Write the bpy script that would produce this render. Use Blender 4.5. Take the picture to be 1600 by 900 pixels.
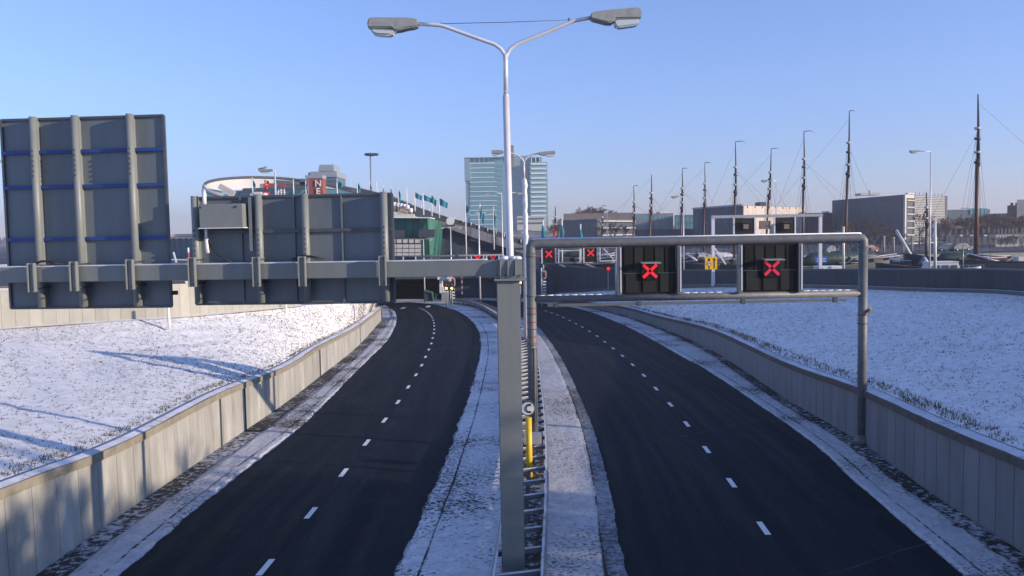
import bpy, bmesh, math, random
from mathutils import Vector, Matrix
random.seed(7)
R = math.radians
S = bpy.context.scene
COL = S.collection
for o in list(bpy.data.objects): bpy.data.objects.remove(o)

# ------------------------------------------------------------------ camera
FPX, PITCH, ROLL = 1350.0, math.atan(85/1350), 0.018
fw = Vector((0, math.cos(PITCH), -math.sin(PITCH)))
up0 = Vector((0, math.sin(PITCH), math.cos(PITCH)))
rt = Vector((1,0,0))*math.cos(ROLL) - up0*math.sin(ROLL)
upv = Vector((1,0,0))*math.sin(ROLL) + up0*math.cos(ROLL)
cd = bpy.data.cameras.new('camera'); cam = bpy.data.objects.new('camera', cd); COL.objects.link(cam)
m = Matrix.Identity(4)
for i in range(3):
    m[i][0] = rt[i]; m[i][1] = upv[i]; m[i][2] = -fw[i]
cam.matrix_world = m
cd.sensor_width = 36; cd.lens = 36*FPX/1600; cd.clip_start = .1; cd.clip_end = 20000
S.camera = cam

# ------------------------------------------------------------------ sky and sun
SUN_EL, SUN_AZ = R(12.5), R(20)          # azimuth measured from +X towards -Y
sdir = Vector((math.cos(SUN_EL)*math.cos(SUN_AZ), -math.cos(SUN_EL)*math.sin(SUN_AZ), math.sin(SUN_EL)))
w = bpy.data.worlds.new('World'); S.world = w; w.use_nodes = True
nt = w.node_tree; nt.nodes.clear()
sky = nt.nodes.new('ShaderNodeTexSky'); sky.sky_type = 'NISHITA'; sky.sun_disc = False
sky.sun_elevation = SUN_EL
sky.sun_rotation = math.atan2(sdir.x, sdir.y)
sky.air_density = 1.0; sky.dust_density = .0; sky.ozone_density = 5.0; sky.altitude = 0
tint = nt.nodes.new('ShaderNodeMix'); tint.data_type = 'RGBA'; tint.blend_type = 'MULTIPLY'; tint.inputs[0].default_value = 1
tint.inputs[7].default_value = (1.15, .92, 1.12, 1)
bg = nt.nodes.new('ShaderNodeBackground'); bg.inputs[1].default_value = .15
wo = nt.nodes.new('ShaderNodeOutputWorld')
# cold air near the horizon: a lavender band, stronger lower down
gtc = nt.nodes.new('ShaderNodeTexCoord'); gsp = nt.nodes.new('ShaderNodeSeparateXYZ'); nt.links.new(gtc.outputs['Generated'], gsp.inputs[0])
grp = nt.nodes.new('ShaderNodeValToRGB'); ge = grp.color_ramp.elements
ge[0].position = 0; ge[0].color = (.66,.60,.86,1); ge[1].position = .55; ge[1].color = (1.5,1.03,1.03,1)
e_ = ge.new(.05); e_.color = (.80,.68,.90,1); e_ = ge.new(.16); e_.color = (1.10,.84,.98,1); e_ = ge.new(.30); e_.color = (1.32,.96,1.02,1)
nt.links.new(gsp.outputs[2], grp.inputs[0])
nt.links.new(sky.outputs[0], tint.inputs[6]); nt.links.new(grp.outputs[0], tint.inputs[7]); nt.links.new(tint.outputs[2], bg.inputs[0]); nt.links.new(bg.outputs[0], wo.inputs[0])
sl = bpy.data.lights.new('sun', 'SUN'); sl.energy = 3.5; sl.angle = R(.5); sl.color = (1, .84, .68)
so = bpy.data.objects.new('sun', sl); COL.objects.link(so)
so.rotation_euler = sdir.to_track_quat('Z', 'Y').to_euler()
S.view_settings.view_transform = 'Standard'; S.view_settings.look = 'None'
S.view_settings.exposure = 0.78; S.view_settings.gamma = 1
S.render.engine = 'CYCLES'

HAZE = .0004
# ------------------------------------------------------------------ geometry of the place
def horizon_ray(px, py): return fw + rt*((px-800)/FPX) - upv*((py-450)/FPX)
def P(px, py, Y):
    d = horizon_ray(px, py); return d*(Y/d.y)
ZA, ZB = -7.5, -.012
def zr(Y): return ZA + ZB*(Y-20)
def G(px, py, dz=0):
    d = horizon_ray(px, py)
    t = (ZA - ZB*20 + dz)/(d.z - ZB*d.y)
    return d*t
def GZ(px, py, z):
    d = horizon_ray(px, py); return d*(z/d.z)

# ------------------------------------------------------------------ materials
MATS = {}
def newmat(name):
    m = bpy.data.materials.new(name); m.use_nodes = True
    nt = m.node_tree; b = nt.nodes['Principled BSDF']
    return m, nt, b
def N(nt, t, **k):
    n = nt.nodes.new('ShaderNode'+t)
    for a, v in k.items(): setattr(n, a, v)
    return n
def paint(name, col, rough=.5, metal=0, var=.18, scale=3, bump=0.0, bscale=30, spec=.5, streak=False):
    """plain surface with weathering noise"""
    if name in MATS: return MATS[name]
    m, nt, b = newmat(name)
    tc = N(nt, 'TexCoord'); no = N(nt, 'TexNoise'); no.inputs['Scale'].default_value = scale; no.inputs['Detail'].default_value = 6
    no.inputs['Roughness'].default_value = .65
    src = tc.outputs['Object']
    if streak:
        mp = N(nt, 'Mapping'); mp.inputs['Scale'].default_value = (1, 1, .15); nt.links.new(src, mp.inputs[0]); src = mp.outputs[0]
    nt.links.new(src, no.inputs['Vector'])
    cr = N(nt, 'ValToRGB'); cr.color_ramp.elements[0].position = .3; cr.color_ramp.elements[1].position = .72
    c0 = [c*(1-var) for c in col]; c1 = [min(1, c*(1+var)) for c in col]
    cr.color_ramp.elements[0].color = (*c0, 1); cr.color_ramp.elements[1].color = (*c1, 1)
    nt.links.new(no.outputs[0], cr.inputs[0]); nt.links.new(cr.outputs[0], b.inputs['Base Color'])
    b.inputs['Roughness'].default_value = rough; b.inputs['Metallic'].default_value = metal
    b.inputs['Specular IOR Level'].default_value = spec
    if bump:
        n2 = N(nt, 'TexNoise'); n2.inputs['Scale'].default_value = bscale; n2.inputs['Detail'].default_value = 4
        nt.links.new(tc.outputs['Object'], n2.inputs['Vector'])
        bp = N(nt, 'Bump'); bp.inputs['Strength'].default_value = bump; bp.inputs['Distance'].default_value = .02
        nt.links.new(n2.outputs[0], bp.inputs['Height']); nt.links.new(bp.outputs[0], b.inputs['Normal'])
    MATS[name] = m; return m
def emit(name, col, strength):
    if name in MATS: return MATS[name]
    m, nt, b = newmat(name)
    b.inputs['Base Color'].default_value = (*[c*.5 for c in col], 1)
    b.inputs['Emission Color'].default_value = (*col, 1); b.inputs['Emission Strength'].default_value = strength
    MATS[name] = m; return m
def snowmat(name, cover=.6, fine=7.0, dirt=(.10,.085,.055), snow=(.80,.80,.83), soft=.10, big=.25, bump=.6, bigamt=.5, stretch=None):
    """thin snow over soil or short grass: 'cover' 0..1 is the share of snow"""
    m, nt, b = newmat(name)
    tc = N(nt, 'TexCoord'); src = tc.outputs['Object']
    if stretch:
        mp = N(nt, 'Mapping'); mp.inputs['Scale'].default_value = stretch; nt.links.new(src, mp.inputs[0]); src = mp.outputs[0]
    a = N(nt, 'TexNoise'); a.inputs['Scale'].default_value = fine; a.inputs['Detail'].default_value = 5; a.inputs['Roughness'].default_value = .7
    c = N(nt, 'TexNoise'); c.inputs['Scale'].default_value = big; c.inputs['Detail'].default_value = 4
    nt.links.new(src, a.inputs['Vector']); nt.links.new(tc.outputs['Object'], c.inputs['Vector'])
    s = N(nt, 'MapRange'); s.inputs['From Min'].default_value = .25; s.inputs['From Max'].default_value = .75
    s.inputs['To Min'].default_value = -.5*bigamt*.4; s.inputs['To Max'].default_value = .5*bigamt*.4
    nt.links.new(c.outputs[0], s.inputs['Value'])
    ad = N(nt, 'Math', operation='ADD'); nt.links.new(a.outputs[0], ad.inputs[0]); nt.links.new(s.outputs[0], ad.inputs[1])
    thr = .5 + (0.5-cover)*.46
    mr = N(nt, 'MapRange', interpolation_type='SMOOTHSTEP'); mr.inputs['From Min'].default_value = thr-soft; mr.inputs['From Max'].default_value = thr+soft*.6
    nt.links.new(ad.outputs[0], mr.inputs['Value'])
    v = N(nt, 'TexNoise'); v.inputs['Scale'].default_value = fine*.35; v.inputs['Detail'].default_value = 3
    nt.links.new(src, v.inputs['Vector'])
    vr = N(nt, 'ValToRGB'); vr.color_ramp.elements[0].color = (*[q*.78 for q in snow], 1); vr.color_ramp.elements[1].color = (*snow, 1)
    vr.color_ramp.elements[0].position = .3; vr.color_ramp.elements[1].position = .65
    nt.links.new(v.outputs[0], vr.inputs[0])
    mx = N(nt, 'Mix', data_type='RGBA'); mx.inputs[6].default_value = (*dirt, 1)
    nt.links.new(mr.outputs[0], mx.inputs[0]); nt.links.new(vr.outputs[0], mx.inputs[7]); nt.links.new(mx.outputs[2], b.inputs['Base Color'])
    b.inputs['Roughness'].default_value = .85; b.inputs['Specular IOR Level'].default_value = .2
    bp = N(nt, 'Bump'); bp.inputs['Strength'].default_value = bump; bp.inputs['Distance'].default_value = .05
    nt.links.new(ad.outputs[0], bp.inputs['Height']); nt.links.new(bp.outputs[0], b.inputs['Normal'])
    MATS[name] = m; return m
def asphaltmat():
    m, nt, b = newmat('asphalt')
    tc = N(nt, 'TexCoord'); L = nt.links.new
    def noise(src, sc, det=5, rough=.6, vec=(1,1,1)):
        mp = N(nt, 'Mapping'); mp.inputs['Scale'].default_value = vec; L(tc.outputs[src], mp.inputs[0])
        a = N(nt, 'TexNoise'); a.inputs['Scale'].default_value = sc; a.inputs['Detail'].default_value = det; a.inputs['Roughness'].default_value = rough
        L(mp.outputs[0], a.inputs['Vector']); return a.outputs[0]
    def rng(v, a, b_, c, d):
        r = N(nt, 'MapRange', interpolation_type='SMOOTHSTEP'); r.inputs['From Min'].default_value = a; r.inputs['From Max'].default_value = b_; r.inputs['To Min'].default_value = c; r.inputs['To Max'].default_value = d
        L(v, r.inputs['Value']); return r.outputs[0]
    def mth(op, x, y=None):
        q = N(nt, 'Math', operation=op)
        for k, z in enumerate((x, y)):
            if z is None: continue
            if isinstance(z, (int, float)): q.inputs[k].default_value = z
            else: L(z, q.inputs[k])
        return q.outputs[0]
    lanes = noise('UV', 1.0, 7, .6, (1.8,.07,1)); patch = noise('Object', .22, 8, .72); grit = noise('Object', 28, 3, .7)
    sep = N(nt, 'SeparateXYZ'); L(tc.outputs['UV'], sep.inputs[0])
    tr = mth('SINE', mth('MULTIPLY', sep.outputs[0], 3.55))           # wheel tracks
    base = mth('ADD', rng(lanes, .3, .7, .006, .016), mth('MULTIPLY', tr, .0022))
    base = mth('MULTIPLY', base, rng(grit, .3, .7, .75, 1.3))
    salt = mth('MULTIPLY', rng(patch, .55, .80, 0, .06), rng(noise('UV', 1, 6, .65, (2.6,.25,1)), .38, .66, .1, 1))
    jt = mth('LESS_THAN', mth('FRACT', mth('DIVIDE', mth('ADD', sep.outputs[1], mth('MULTIPLY', noise('Object', .4, 2), .5)), 13.7)), .006)
    jt = mth('MULTIPLY', jt, rng(noise('Object', 1.2, 4), .4, .6, 0, .035))
    edge = mth('MULTIPLY', rng(noise('UV', 1.5, 6, .7, (4,.5,1)), .5, .72, 0, .014), 1)
    v = mth('ADD', mth('ADD', mth('ADD', base, salt), jt), edge)
    cb = N(nt, 'CombineXYZ'); L(mth('MULTIPLY', v, .70), cb.inputs[0]); L(mth('MULTIPLY', v, .98), cb.inputs[1]); L(mth('MULTIPLY', v, 1.4), cb.inputs[2])
    L(cb.outputs[0], b.inputs['Base Color'])
    b.inputs['Specular IOR Level'].default_value = .12
    L(rng(lanes, .3, .7, .62, .85), b.inputs['Roughness'])
    bp = N(nt, 'Bump'); bp.inputs['Strength'].default_value = .35; bp.inputs['Distance'].default_value = .01
    L(grit, bp.inputs['Height']); L(bp.outputs[0], b.inputs['Normal'])
    MATS['asphalt'] = m; return m
def panelmat(name, col, step, gap=.02, dark=.35, var=.12, rough=.7):
    """panels along UV.x with narrow joints"""
    m, nt, b = newmat(name)
    uv = N(nt, 'UVMap'); sp = N(nt, 'SeparateXYZ'); nt.links.new(uv.outputs[0], sp.inputs[0])
    dv = N(nt, 'Math', operation='DIVIDE'); dv.inputs[1].default_value = step; nt.links.new(sp.outputs[0], dv.inputs[0])
    fr = N(nt, 'Math', operation='FRACT'); nt.links.new(dv.outputs[0], fr.inputs[0])
    lt = N(nt, 'Math', operation='LESS_THAN'); lt.inputs[1].default_value = gap/step; nt.links.new(fr.outputs[0], lt.inputs[0])
    fl = N(nt, 'Math', operation='FLOOR'); nt.links.new(dv.outputs[0], fl.inputs[0])
    wn = N(nt, 'TexWhiteNoise', noise_dimensions='1D'); nt.links.new(fl.outputs[0], wn.inputs['W'])
    tc = N(nt, 'TexCoord'); mp = N(nt, 'Mapping'); mp.inputs['Scale'].default_value = (1, 1, .25); nt.links.new(tc.outputs['Object'], mp.inputs[0])
    no = N(nt, 'TexNoise'); no.inputs['Scale'].default_value = 1.6; no.inputs['Detail'].default_value = 7; no.inputs['Roughness'].default_value = .65
    nt.links.new(mp.outputs[0], no.inputs['Vector'])
    a = N(nt, 'MapRange'); a.inputs['To Min'].default_value = 1-var*.5; a.inputs['To Max'].default_value = 1+var*.5; nt.links.new(wn.outputs['Value'], a.inputs['Value'])
    c = N(nt, 'MapRange'); c.inputs['From Min'].default_value = .3; c.inputs['From Max'].default_value = .7; c.inputs['To Min'].default_value = 1-var*1.6; c.inputs['To Max'].default_value = 1+var*.8
    nt.links.new(no.outputs[0], c.inputs['Value'])
    mu = N(nt, 'Math', operation='MULTIPLY'); nt.links.new(a.outputs[0], mu.inputs[0]); nt.links.new(c.outputs[0], mu.inputs[1])
    jd = N(nt, 'MapRange'); jd.inputs['To Min'].default_value = 1; jd.inputs['To Max'].default_value = dark; nt.links.new(lt.outputs[0], jd.inputs['Value'])
    m2 = N(nt, 'Math', operation='MULTIPLY'); nt.links.new(mu.outputs[0], m2.inputs[0]); nt.links.new(jd.outputs[0], m2.inputs[1])
    vm = N(nt, 'VectorMath', operation='SCALE'); vm.inputs[0].default_value = col; nt.links.new(m2.outputs[0], vm.inputs['Scale'])
    nt.links.new(vm.outputs[0], b.inputs['Base Color']); b.inputs['Roughness'].default_value = rough
    bp = N(nt, 'Bump', invert=True); bp.inputs['Strength'].default_value = .6; bp.inputs['Distance'].default_value = .02
    nt.links.new(lt.outputs[0], bp.inputs['Height']); nt.links.new(bp.outputs[0], b.inputs['Normal'])
    MATS[name] = m; return m
def glassmat(name, col, rough=.12):
    m, nt, b = newmat(name); b.inputs['Base Color'].default_value = (*col, 1); b.inputs['Roughness'].default_value = rough
    b.inputs['Specular IOR Level'].default_value = .8; MATS[name] = m; return m
M = MATS
asphaltmat()
snowmat('snow_bank', .95, 8, dirt=(.16,.125,.085), soft=.08, snow=(.90,.89,.89), bigamt=.35)
snowmat('snow_bank_far', .9, 5, dirt=(.14,.11,.07), soft=.1)
snowmat('snow_median', .66, 9, dirt=(.05,.045,.04), soft=.08, snow=(.78,.79,.82), bigamt=.9)
snowmat('snow_median_sunlit', .70, 9, dirt=(.09,.07,.055), soft=.10, snow=(.62,.61,.62), bigamt=.6)  # greyer speckled snow, with the low sun's warm tint put into the colour
snowmat('snow_shoulder', .62, 9, dirt=(.06,.055,.045), soft=.12, snow=(.62,.62,.64), bigamt=1.2)
snowmat('gravel_gutter', .30, 5, dirt=(.045,.042,.036), soft=.10, snow=(.55,.56,.60), bigamt=.6)
snowmat('slush', .45, 6, dirt=(.07,.07,.072), soft=.22, snow=(.42,.43,.46), bigamt=.7)
snowmat('snow_cap', .95, 5, dirt=(.3,.28,.25), soft=.1, snow=(.82,.83,.86), bump=.3)
snowmat('snow_ledge', .80, 4, dirt=(.20,.19,.17), soft=.18, snow=(.72,.73,.78), bump=.3, bigamt=1.0)
snowmat('boat_snow', .5, 1.5, dirt=(.05,.045,.045), soft=.06, snow=(.6,.6,.63), bigamt=.6)
snowmat('street_snow', .6, .8, dirt=(.12,.12,.12), soft=.2, snow=(.55,.56,.6))
snowmat('far_street', .12, .5, dirt=(.04,.045,.05), soft=.2, snow=(.40,.41,.44))
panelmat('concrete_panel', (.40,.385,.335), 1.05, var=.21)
panelmat('concrete_panel_shaded', (.21,.21,.22), .8, gap=.03, dark=.25)  # darker copy for the right wall, its shade put into the colour
panelmat('panel_pale', (.42,.40,.33), .55, gap=.03, dark=.7)
panelmat('quay_panel', (.05,.058,.07), .5, gap=.04, dark=.7)
panelmat('portal_panel', (.055,.07,.095), 2.4, gap=.06, dark=.6)
panelmat('white_slat', (.24,.24,.25), 1.2, gap=.1, dark=.6)
panelmat('cream_panel', (.58,.50,.42), 2.6, gap=.12, dark=.6)
panelmat('copper_green', (.03,.15,.11), 1.1, gap=.12, dark=.55, var=.3)
paint('coping', (.25,.22,.16), .8, var=.25); paint('coping_shaded', (.11,.095,.08), .85, var=.3)  # second coping tone has the right wall's shade painted in
paint('concrete', (.34,.33,.30), .8, var=.15, bump=.2)
paint('gantry_paint', (.205,.22,.205), .5, var=.12, scale=2.2, streak=True)
paint('sign_back', (.15,.178,.195), .45, var=.2, scale=1.5, streak=True)
paint('upright_paint', (.225,.24,.225), .45, var=.08)
paint('rail_blue', (.02,.06,.24), .5, var=.15)
paint('galvanised', (.42,.42,.43), .42, metal=.35, var=.16, scale=4)
paint('pipe_steel', (.15,.155,.155), .55, metal=.1, var=.22, scale=5)
paint('rust_band', (.33,.07,.04), .7, var=.3)
paint('lamp_pole', (.72,.70,.70), .35, metal=.15, var=.08)
paint('lamp_shell', (.30,.31,.29), .55, var=.2, scale=8)
paint('lamp_lens', (.55,.60,.60), .15, var=.05)
paint('signal_black', (.018,.018,.018), .75, var=.2, spec=.15)
paint('signal_olive', (.030,.032,.030), .75, var=.15, spec=.15)
paint('steel_dark', (.10,.11,.12), .5, metal=.3, var=.2)
paint('barrier_steel', (.20,.21,.22), .5, metal=.4, var=.25)
paint('white_paint', (.78,.77,.74), .5, var=.06)
paint('marking_white', (.80,.80,.78), .6, var=.08, scale=10)
paint('yellow_paint', (.78,.50,.015), .45, var=.08)
paint('sign_yellow', (.86,.50,.01), .4, var=.03)
paint('black_paint', (.015,.015,.015), .6, var=.1)
paint('red_paint', (.60,.04,.04), .5, var=.12)
paint('green_paint', (.03,.20,.09), .5, var=.15)
paint('sign_blue', (.03,.10,.42), .4, var=.05)
paint('brick_red', (.30,.08,.06), .8, var=.15)
paint('roof_dark', (.07,.075,.085), .7, var=.15)
paint('wood_dark', (.045,.03,.022), .6, var=.3, scale=6)
paint('wood_mast', (.12,.055,.03), .5, var=.3, scale=5)
paint('mast_black', (.03,.03,.035), .5, var=.2)
paint('hull_dark', (.02,.028,.045), .5, var=.3)
paint('hull_green', (.03,.06,.05), .5, var=.3)
paint('hull_brown', (.06,.03,.025), .5, var=.3)
paint('cabin_white', (.62,.60,.56), .6, var=.1)
paint('rope', (.06,.055,.05), .8, var=.1)
paint('bark', (.085,.06,.05), .9, var=.3, scale=2)
paint('twig', (.13,.085,.07), .9, var=.25, scale=.5)
paint('grass_blade', (.12,.10,.05), .9, var=.4, scale=4)
paint('flag_teal', (.015,.20,.26), .7, var=.12)
paint('facade_dark', (.07,.08,.105), .7, var=.12, scale=.3)
paint('facade_grey', (.20,.20,.21), .7, var=.12, scale=.3)
paint('facade_brown', (.20,.16,.14), .8, var=.2, scale=.5)
paint('facade_white', (.55,.52,.46), .7, var=.1)
paint('slat_grey', (.40,.39,.37), .6, var=.06)
paint('facade_teal', (.11,.155,.175), .4, var=.15, scale=.3)
paint('tower_frame', (.20,.33,.38), .35, var=.08, scale=.2)
paint('band_white', (.72,.86,.82), .45, var=.08)
paint('cone_beige', (.48,.36,.24), .8, var=.15)
paint('canopy_pale', (.55,.52,.49), .6, var=.06, scale=.2)
paint('grey_metal', (.30,.33,.36), .4, var=.1)
glassmat('glass_blue', (.06,.12,.17)); glassmat('glass_dark', (.045,.05,.065), .5); glassmat('glass_teal', (.11,.30,.36), .25)
paint('tunnel_dark', (.06,.07,.085), .9, var=.2)
emit('led_red', (1,.012,.03), .55); emit('led_red_dim', (1,.03,.09), .17); emit('led_amber', (1,.45,.06), 5)
m, nt, b = newmat('water'); b.inputs['Base Color'].default_value = (.01,.02,.03,1); b.inputs['Roughness'].default_value = .12
no = N(nt, 'TexNoise'); no.inputs['Scale'].default_value = .8; bp = N(nt, 'Bump'); bp.inputs['Strength'].default_value = .3
nt.links.new(no.outputs[0], bp.inputs['Height']); nt.links.new(bp.outputs[0], b.inputs['Normal']); M['water'] = m

# ------------------------------------------------------------------ mesh builder
class MB:
    def __init__(s): s.v = []; s.f = []; s.uv = {}; s.mi = []; s.cur = 0; s.smooth = []
    def vert(s, p): s.v.append(tuple(p)); return len(s.v)-1
    def face(s, ids, uv=None, smooth=False):
        s.f.append(tuple(ids)); s.mi.append(s.cur); s.smooth.append(smooth)
        if uv: s.uv[len(s.f)-1] = uv
    def poly(s, pts, uv=None): s.face([s.vert(p) for p in pts], uv)
    def box(s, a, b, top=None):
        """axis aligned box from min a to max b"""
        x0,y0,z0 = a; x1,y1,z1 = b
        i = [s.vert(p) for p in ((x0,y0,z0),(x1,y0,z0),(x1,y1,z0),(x0,y1,z0),(x0,y0,z1),(x1,y0,z1),(x1,y1,z1),(x0,y1,z1))]
        for q in ((0,3,2,1),(4,5,6,7),(0,1,5,4),(1,2,6,5),(2,3,7,6),(3,0,4,7)): s.face([i[k] for k in q])
    def beam(s, p, q, w, h, up=Vector((0,0,1))):
        """rectangular bar from p to q; w sideways, h along up"""
        p = Vector(p); q = Vector(q); d = (q-p).normalized()
        sd = d.cross(up)
        if sd.length < 1e-4: sd = d.cross(Vector((0,1,0)))
        sd.normalize(); u = sd.cross(d).normalized()
        i = []
        for c in (p, q):
            for a, bb in ((-1,-1),(1,-1),(1,1),(-1,1)): i.append(s.vert(c + sd*(a*w/2) + u*(bb*h/2)))
        for q4 in ((0,1,2,3),(7,6,5,4),(0,4,5,1),(1,5,6,2),(2,6,7,3),(3,7,4,0)): s.face([i[k] for k in q4])
    def tube(s, pts, r, n=10, cap=True):
        pts = [Vector(p) for p in pts]
        rs = r if isinstance(r, (list, tuple)) else [r]*len(pts)
        rings = []; prev = None
        for k, p in enumerate(pts):
            if k == 0: d = pts[1]-p
            elif k == len(pts)-1: d = p-pts[-2]
            else: d = (pts[k+1]-p).normalized() + (p-pts[k-1]).normalized()
            d.normalize()
            if prev is None:
                ref = Vector((0,0,1)) if abs(d.z) < .9 else Vector((0,1,0))
                a = d.cross(ref).normalized()
            else:
                a = prev - d*prev.dot(d)
                a.normalize()
            prev = a; b = d.cross(a)
            rings.append([s.vert(p + a*(rs[k]*math.cos(t)) + b*(rs[k]*math.sin(t))) for t in [2*math.pi*j/n for j in range(n)]])
        for k in range(len(rings)-1):
            A, B = rings[k], rings[k+1]
            for j in range(n): s.face((A[j], A[(j+1)%n], B[(j+1)%n], B[j]), smooth=n > 4)
        if cap:
            s.face(rings[0][::-1]); s.face(rings[-1])
    def prism(s, prof, ext):
        """closed polygon prof (3D pts) extruded by vector ext"""
        ext = Vector(ext); n = len(prof)
        a = [s.vert(Vector(p)) for p in prof]; b = [s.vert(Vector(p)+ext) for p in prof]
        s.face(a[::-1]); s.face(b)
        for k in range(n): s.face((a[k], a[(k+1)%n], b[(k+1)%n], b[k]))
    def ribbon(s, A, B, uvs=True, n=1):
        """surface between two polylines of the same length, UV.x = arc length along A, UV.y across in metres"""
        L = 0; pa = []
        ia = [s.vert(p) for p in A]; ib = [s.vert(p) for p in B]
        for k in range(len(A)):
            if k: L += (Vector(A[k])-Vector(A[k-1])).length
            pa.append(L)
        for k in range(len(A)-1):
            w0 = (Vector(A[k])-Vector(B[k])).length; w1 = (Vector(A[k+1])-Vector(B[k+1])).length
            s.face((ia[k], ia[k+1], ib[k+1], ib[k]), [(pa[k],0),(pa[k+1],0),(pa[k+1],w1),(pa[k],w0)])
    def disc(s, c, r, nrm, n=24, t=.02):
        c = Vector(c); nrm = Vector(nrm).normalized()
        s.tube([c, c+nrm*t], r, n)
    def sphere(s, c, r, n=10, sc=(1,1,1)):
        c = Vector(c); rows = []
        for i in range(n//2+1):
            th = math.pi*i/(n//2)
            rows.append([s.vert(c+Vector((r*sc[0]*math.sin(th)*math.cos(2*math.pi*j/n), r*sc[1]*math.sin(th)*math.sin(2*math.pi*j/n), r*sc[2]*math.cos(th)))) for j in range(n)])
        for i in range(n//2):
            for j in range(n): s.face((rows[i][j], rows[i+1][j], rows[i+1][(j+1)%n], rows[i][(j+1)%n]), smooth=True)
    def build(s, name, mats, parent=None, bevel=0, fixn=False):
        me = bpy.data.meshes.new(name); me.from_pydata(s.v, [], s.f)
        if isinstance(mats, str): mats = [mats]
        for mm in mats: me.materials.append(M[mm])
        uvl = me.uv_layers.new(name='UVMap')
        for p in me.polygons:
            p.material_index = s.mi[p.index]; p.use_smooth = s.smooth[p.index]
            u = s.uv.get(p.index)
            if u:
                for li, c in zip(p.loop_indices, u): uvl.data[li].uv = c
            elif p.loop_total:
                # metre-scaled box mapping
                nrm = p.normal
                for li in p.loop_indices:
                    co = me.vertices[me.loops[li].vertex_index].co
                    if abs(nrm.z) > .7: c = (co.x, co.y)
                    else:
                        t = Vector((-nrm.y, nrm.x, 0)); t.normalize(); c = (co.dot(t), co.z)
                    uvl.data[li].uv = c
        if bevel or fixn:
            bm = bmesh.new(); bm.from_mesh(me)
            bmesh.ops.recalc_face_normals(bm, faces=bm.faces)
            if bevel:
                bmesh.ops.bevel(bm, geom=list(bm.edges), offset=bevel, segments=2, affect='EDGES', clamp_overlap=True)
            bm.to_mesh(me); bm.free()
        o = bpy.data.objects.new(name, me); COL.objects.link(o)
        if parent:
            o.parent = parent; o.matrix_parent_inverse = Matrix.Translation(-parent.location)
        return o
def tag(o, label=None, cat=None, group=None, kind=None):
    if label: o['label'] = label
    if cat: o['category'] = cat
    if group: o['group'] = group
    if kind: o['kind'] = kind
    return o
def thing(name, label, cat, loc=(0,0,0), group=None):
    o = bpy.data.objects.new(name, None); COL.objects.link(o); o.location = loc; o.empty_display_size = .2
    return tag(o, label, cat, group)
def struct(o): o['kind'] = 'structure'; return o
def interp(pts, n):
    """Catmull-Rom resample of a list of Vectors into n points by arc length"""
    P_ = [Vector(p) for p in pts]; Q = [P_[0]*2-P_[1]] + P_ + [P_[-1]*2-P_[-2]]
    out = []
    for i in range(1, len(Q)-2):
        for k in range(12):
            t = k/12; a, b, c, d = Q[i-1], Q[i], Q[i+1], Q[i+2]
            out.append(.5*((2*b)+(c-a)*t+(2*a-5*b+4*c-d)*t*t+(3*b-a-3*c+d)*t**3))
    out.append(P_[-1])
    L = [0]
    for i in range(1, len(out)): L.append(L[-1]+(out[i]-out[i-1]).length)
    res = []; j = 0
    for k in range(n):
        s_ = L[-1]*k/(n-1)
        while j < len(L)-2 and L[j+1] < s_: j += 1
        t = (s_-L[j])/max(1e-9, L[j+1]-L[j]); res.append(out[j].lerp(out[j+1], min(1, max(0, t))))
    return res
def off_z(pts, dz): return [p+Vector((0,0,dz)) for p in pts]
def extend_near(pts, Ymin):
    """continue a traced ground line towards and past the camera with its own heading"""
    a, b = Vector(pts[0]), Vector(pts[1]); d = (a-b); d /= -d.y
    L = a.y-Ymin; n = max(2, int(L/5)); return [a + d*(L*(n-i)/n) for i in range(n)] + pts

# ------------------------------------------------------------------ roads, verges, median
Lc_left = [G(*p) for p in ((187,900),(322,783),(460,676),(500,639),(548,590),(580,558),(604,534),(617,512),(620,500),(618,489),(610,482),(596,478),(560,475.5))]
Lc_right = [G(*p) for p in ((617,897),(652,819),(678,761),(700,706),(726,638),(748,564),(751,536),(748,518),(738,502),(720,489),(700,481),(676,475.5),(640,472.3))]
Rc_left = [G(*p) for p in ((979,896),(966,840),(951,756),(928,673),(913,635),(895,594),(876,558),(860,534),(846,516),(830,503),(808,493),(780,483.5),(740,477.0))]
Rc_right = [G(*p) for p in ((1504,898),(1340,757),(1253,680),(1110,582),(1070,560),(1010,526),(970,506),(930,490),(900,481.5),(870,476.5),(830,472.5),(780,470.0),(740,468.5))]
def traced(pts, n=260, Ymin=-25): return interp(extend_near(pts, Ymin), n)
def road(name, A, B):
    A = traced(A); B = traced(B); mb = MB()
    rows = []
    K = 6
    for k in range(len(A)):
        rows.append([mb.vert(A[k].lerp(B[k], j/K)+Vector((0,0,.012))) for j in range(K+1)])
    L = 0
    for k in range(len(A)-1):
        dl = (A[k+1]-A[k]).length
        for j in range(K):
            wd = (A[k]-B[k]).length
            mb.face((rows[k][j+1], rows[k][j], rows[k+1][j], rows[k+1][j+1]), [(wd*(j+1)/K, L),(wd*j/K, L),(wd*j/K, L+dl),(wd*(j+1)/K, L+dl)])
        L += dl
    return struct(mb.build(name, 'asphalt'))
random.seed(3)
def rag(pts, amt, seed):
    random.seed(seed); out = []; v = 0
    for k, p in enumerate(pts):
        v = v*.6 + random.uniform(-amt, amt)*.7
        out.append(Vector((p[0]+v, p[1], p[2])))
    return out
rA = traced(Lc_left, 700); rB = traced(Lc_right, 700)
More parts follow.
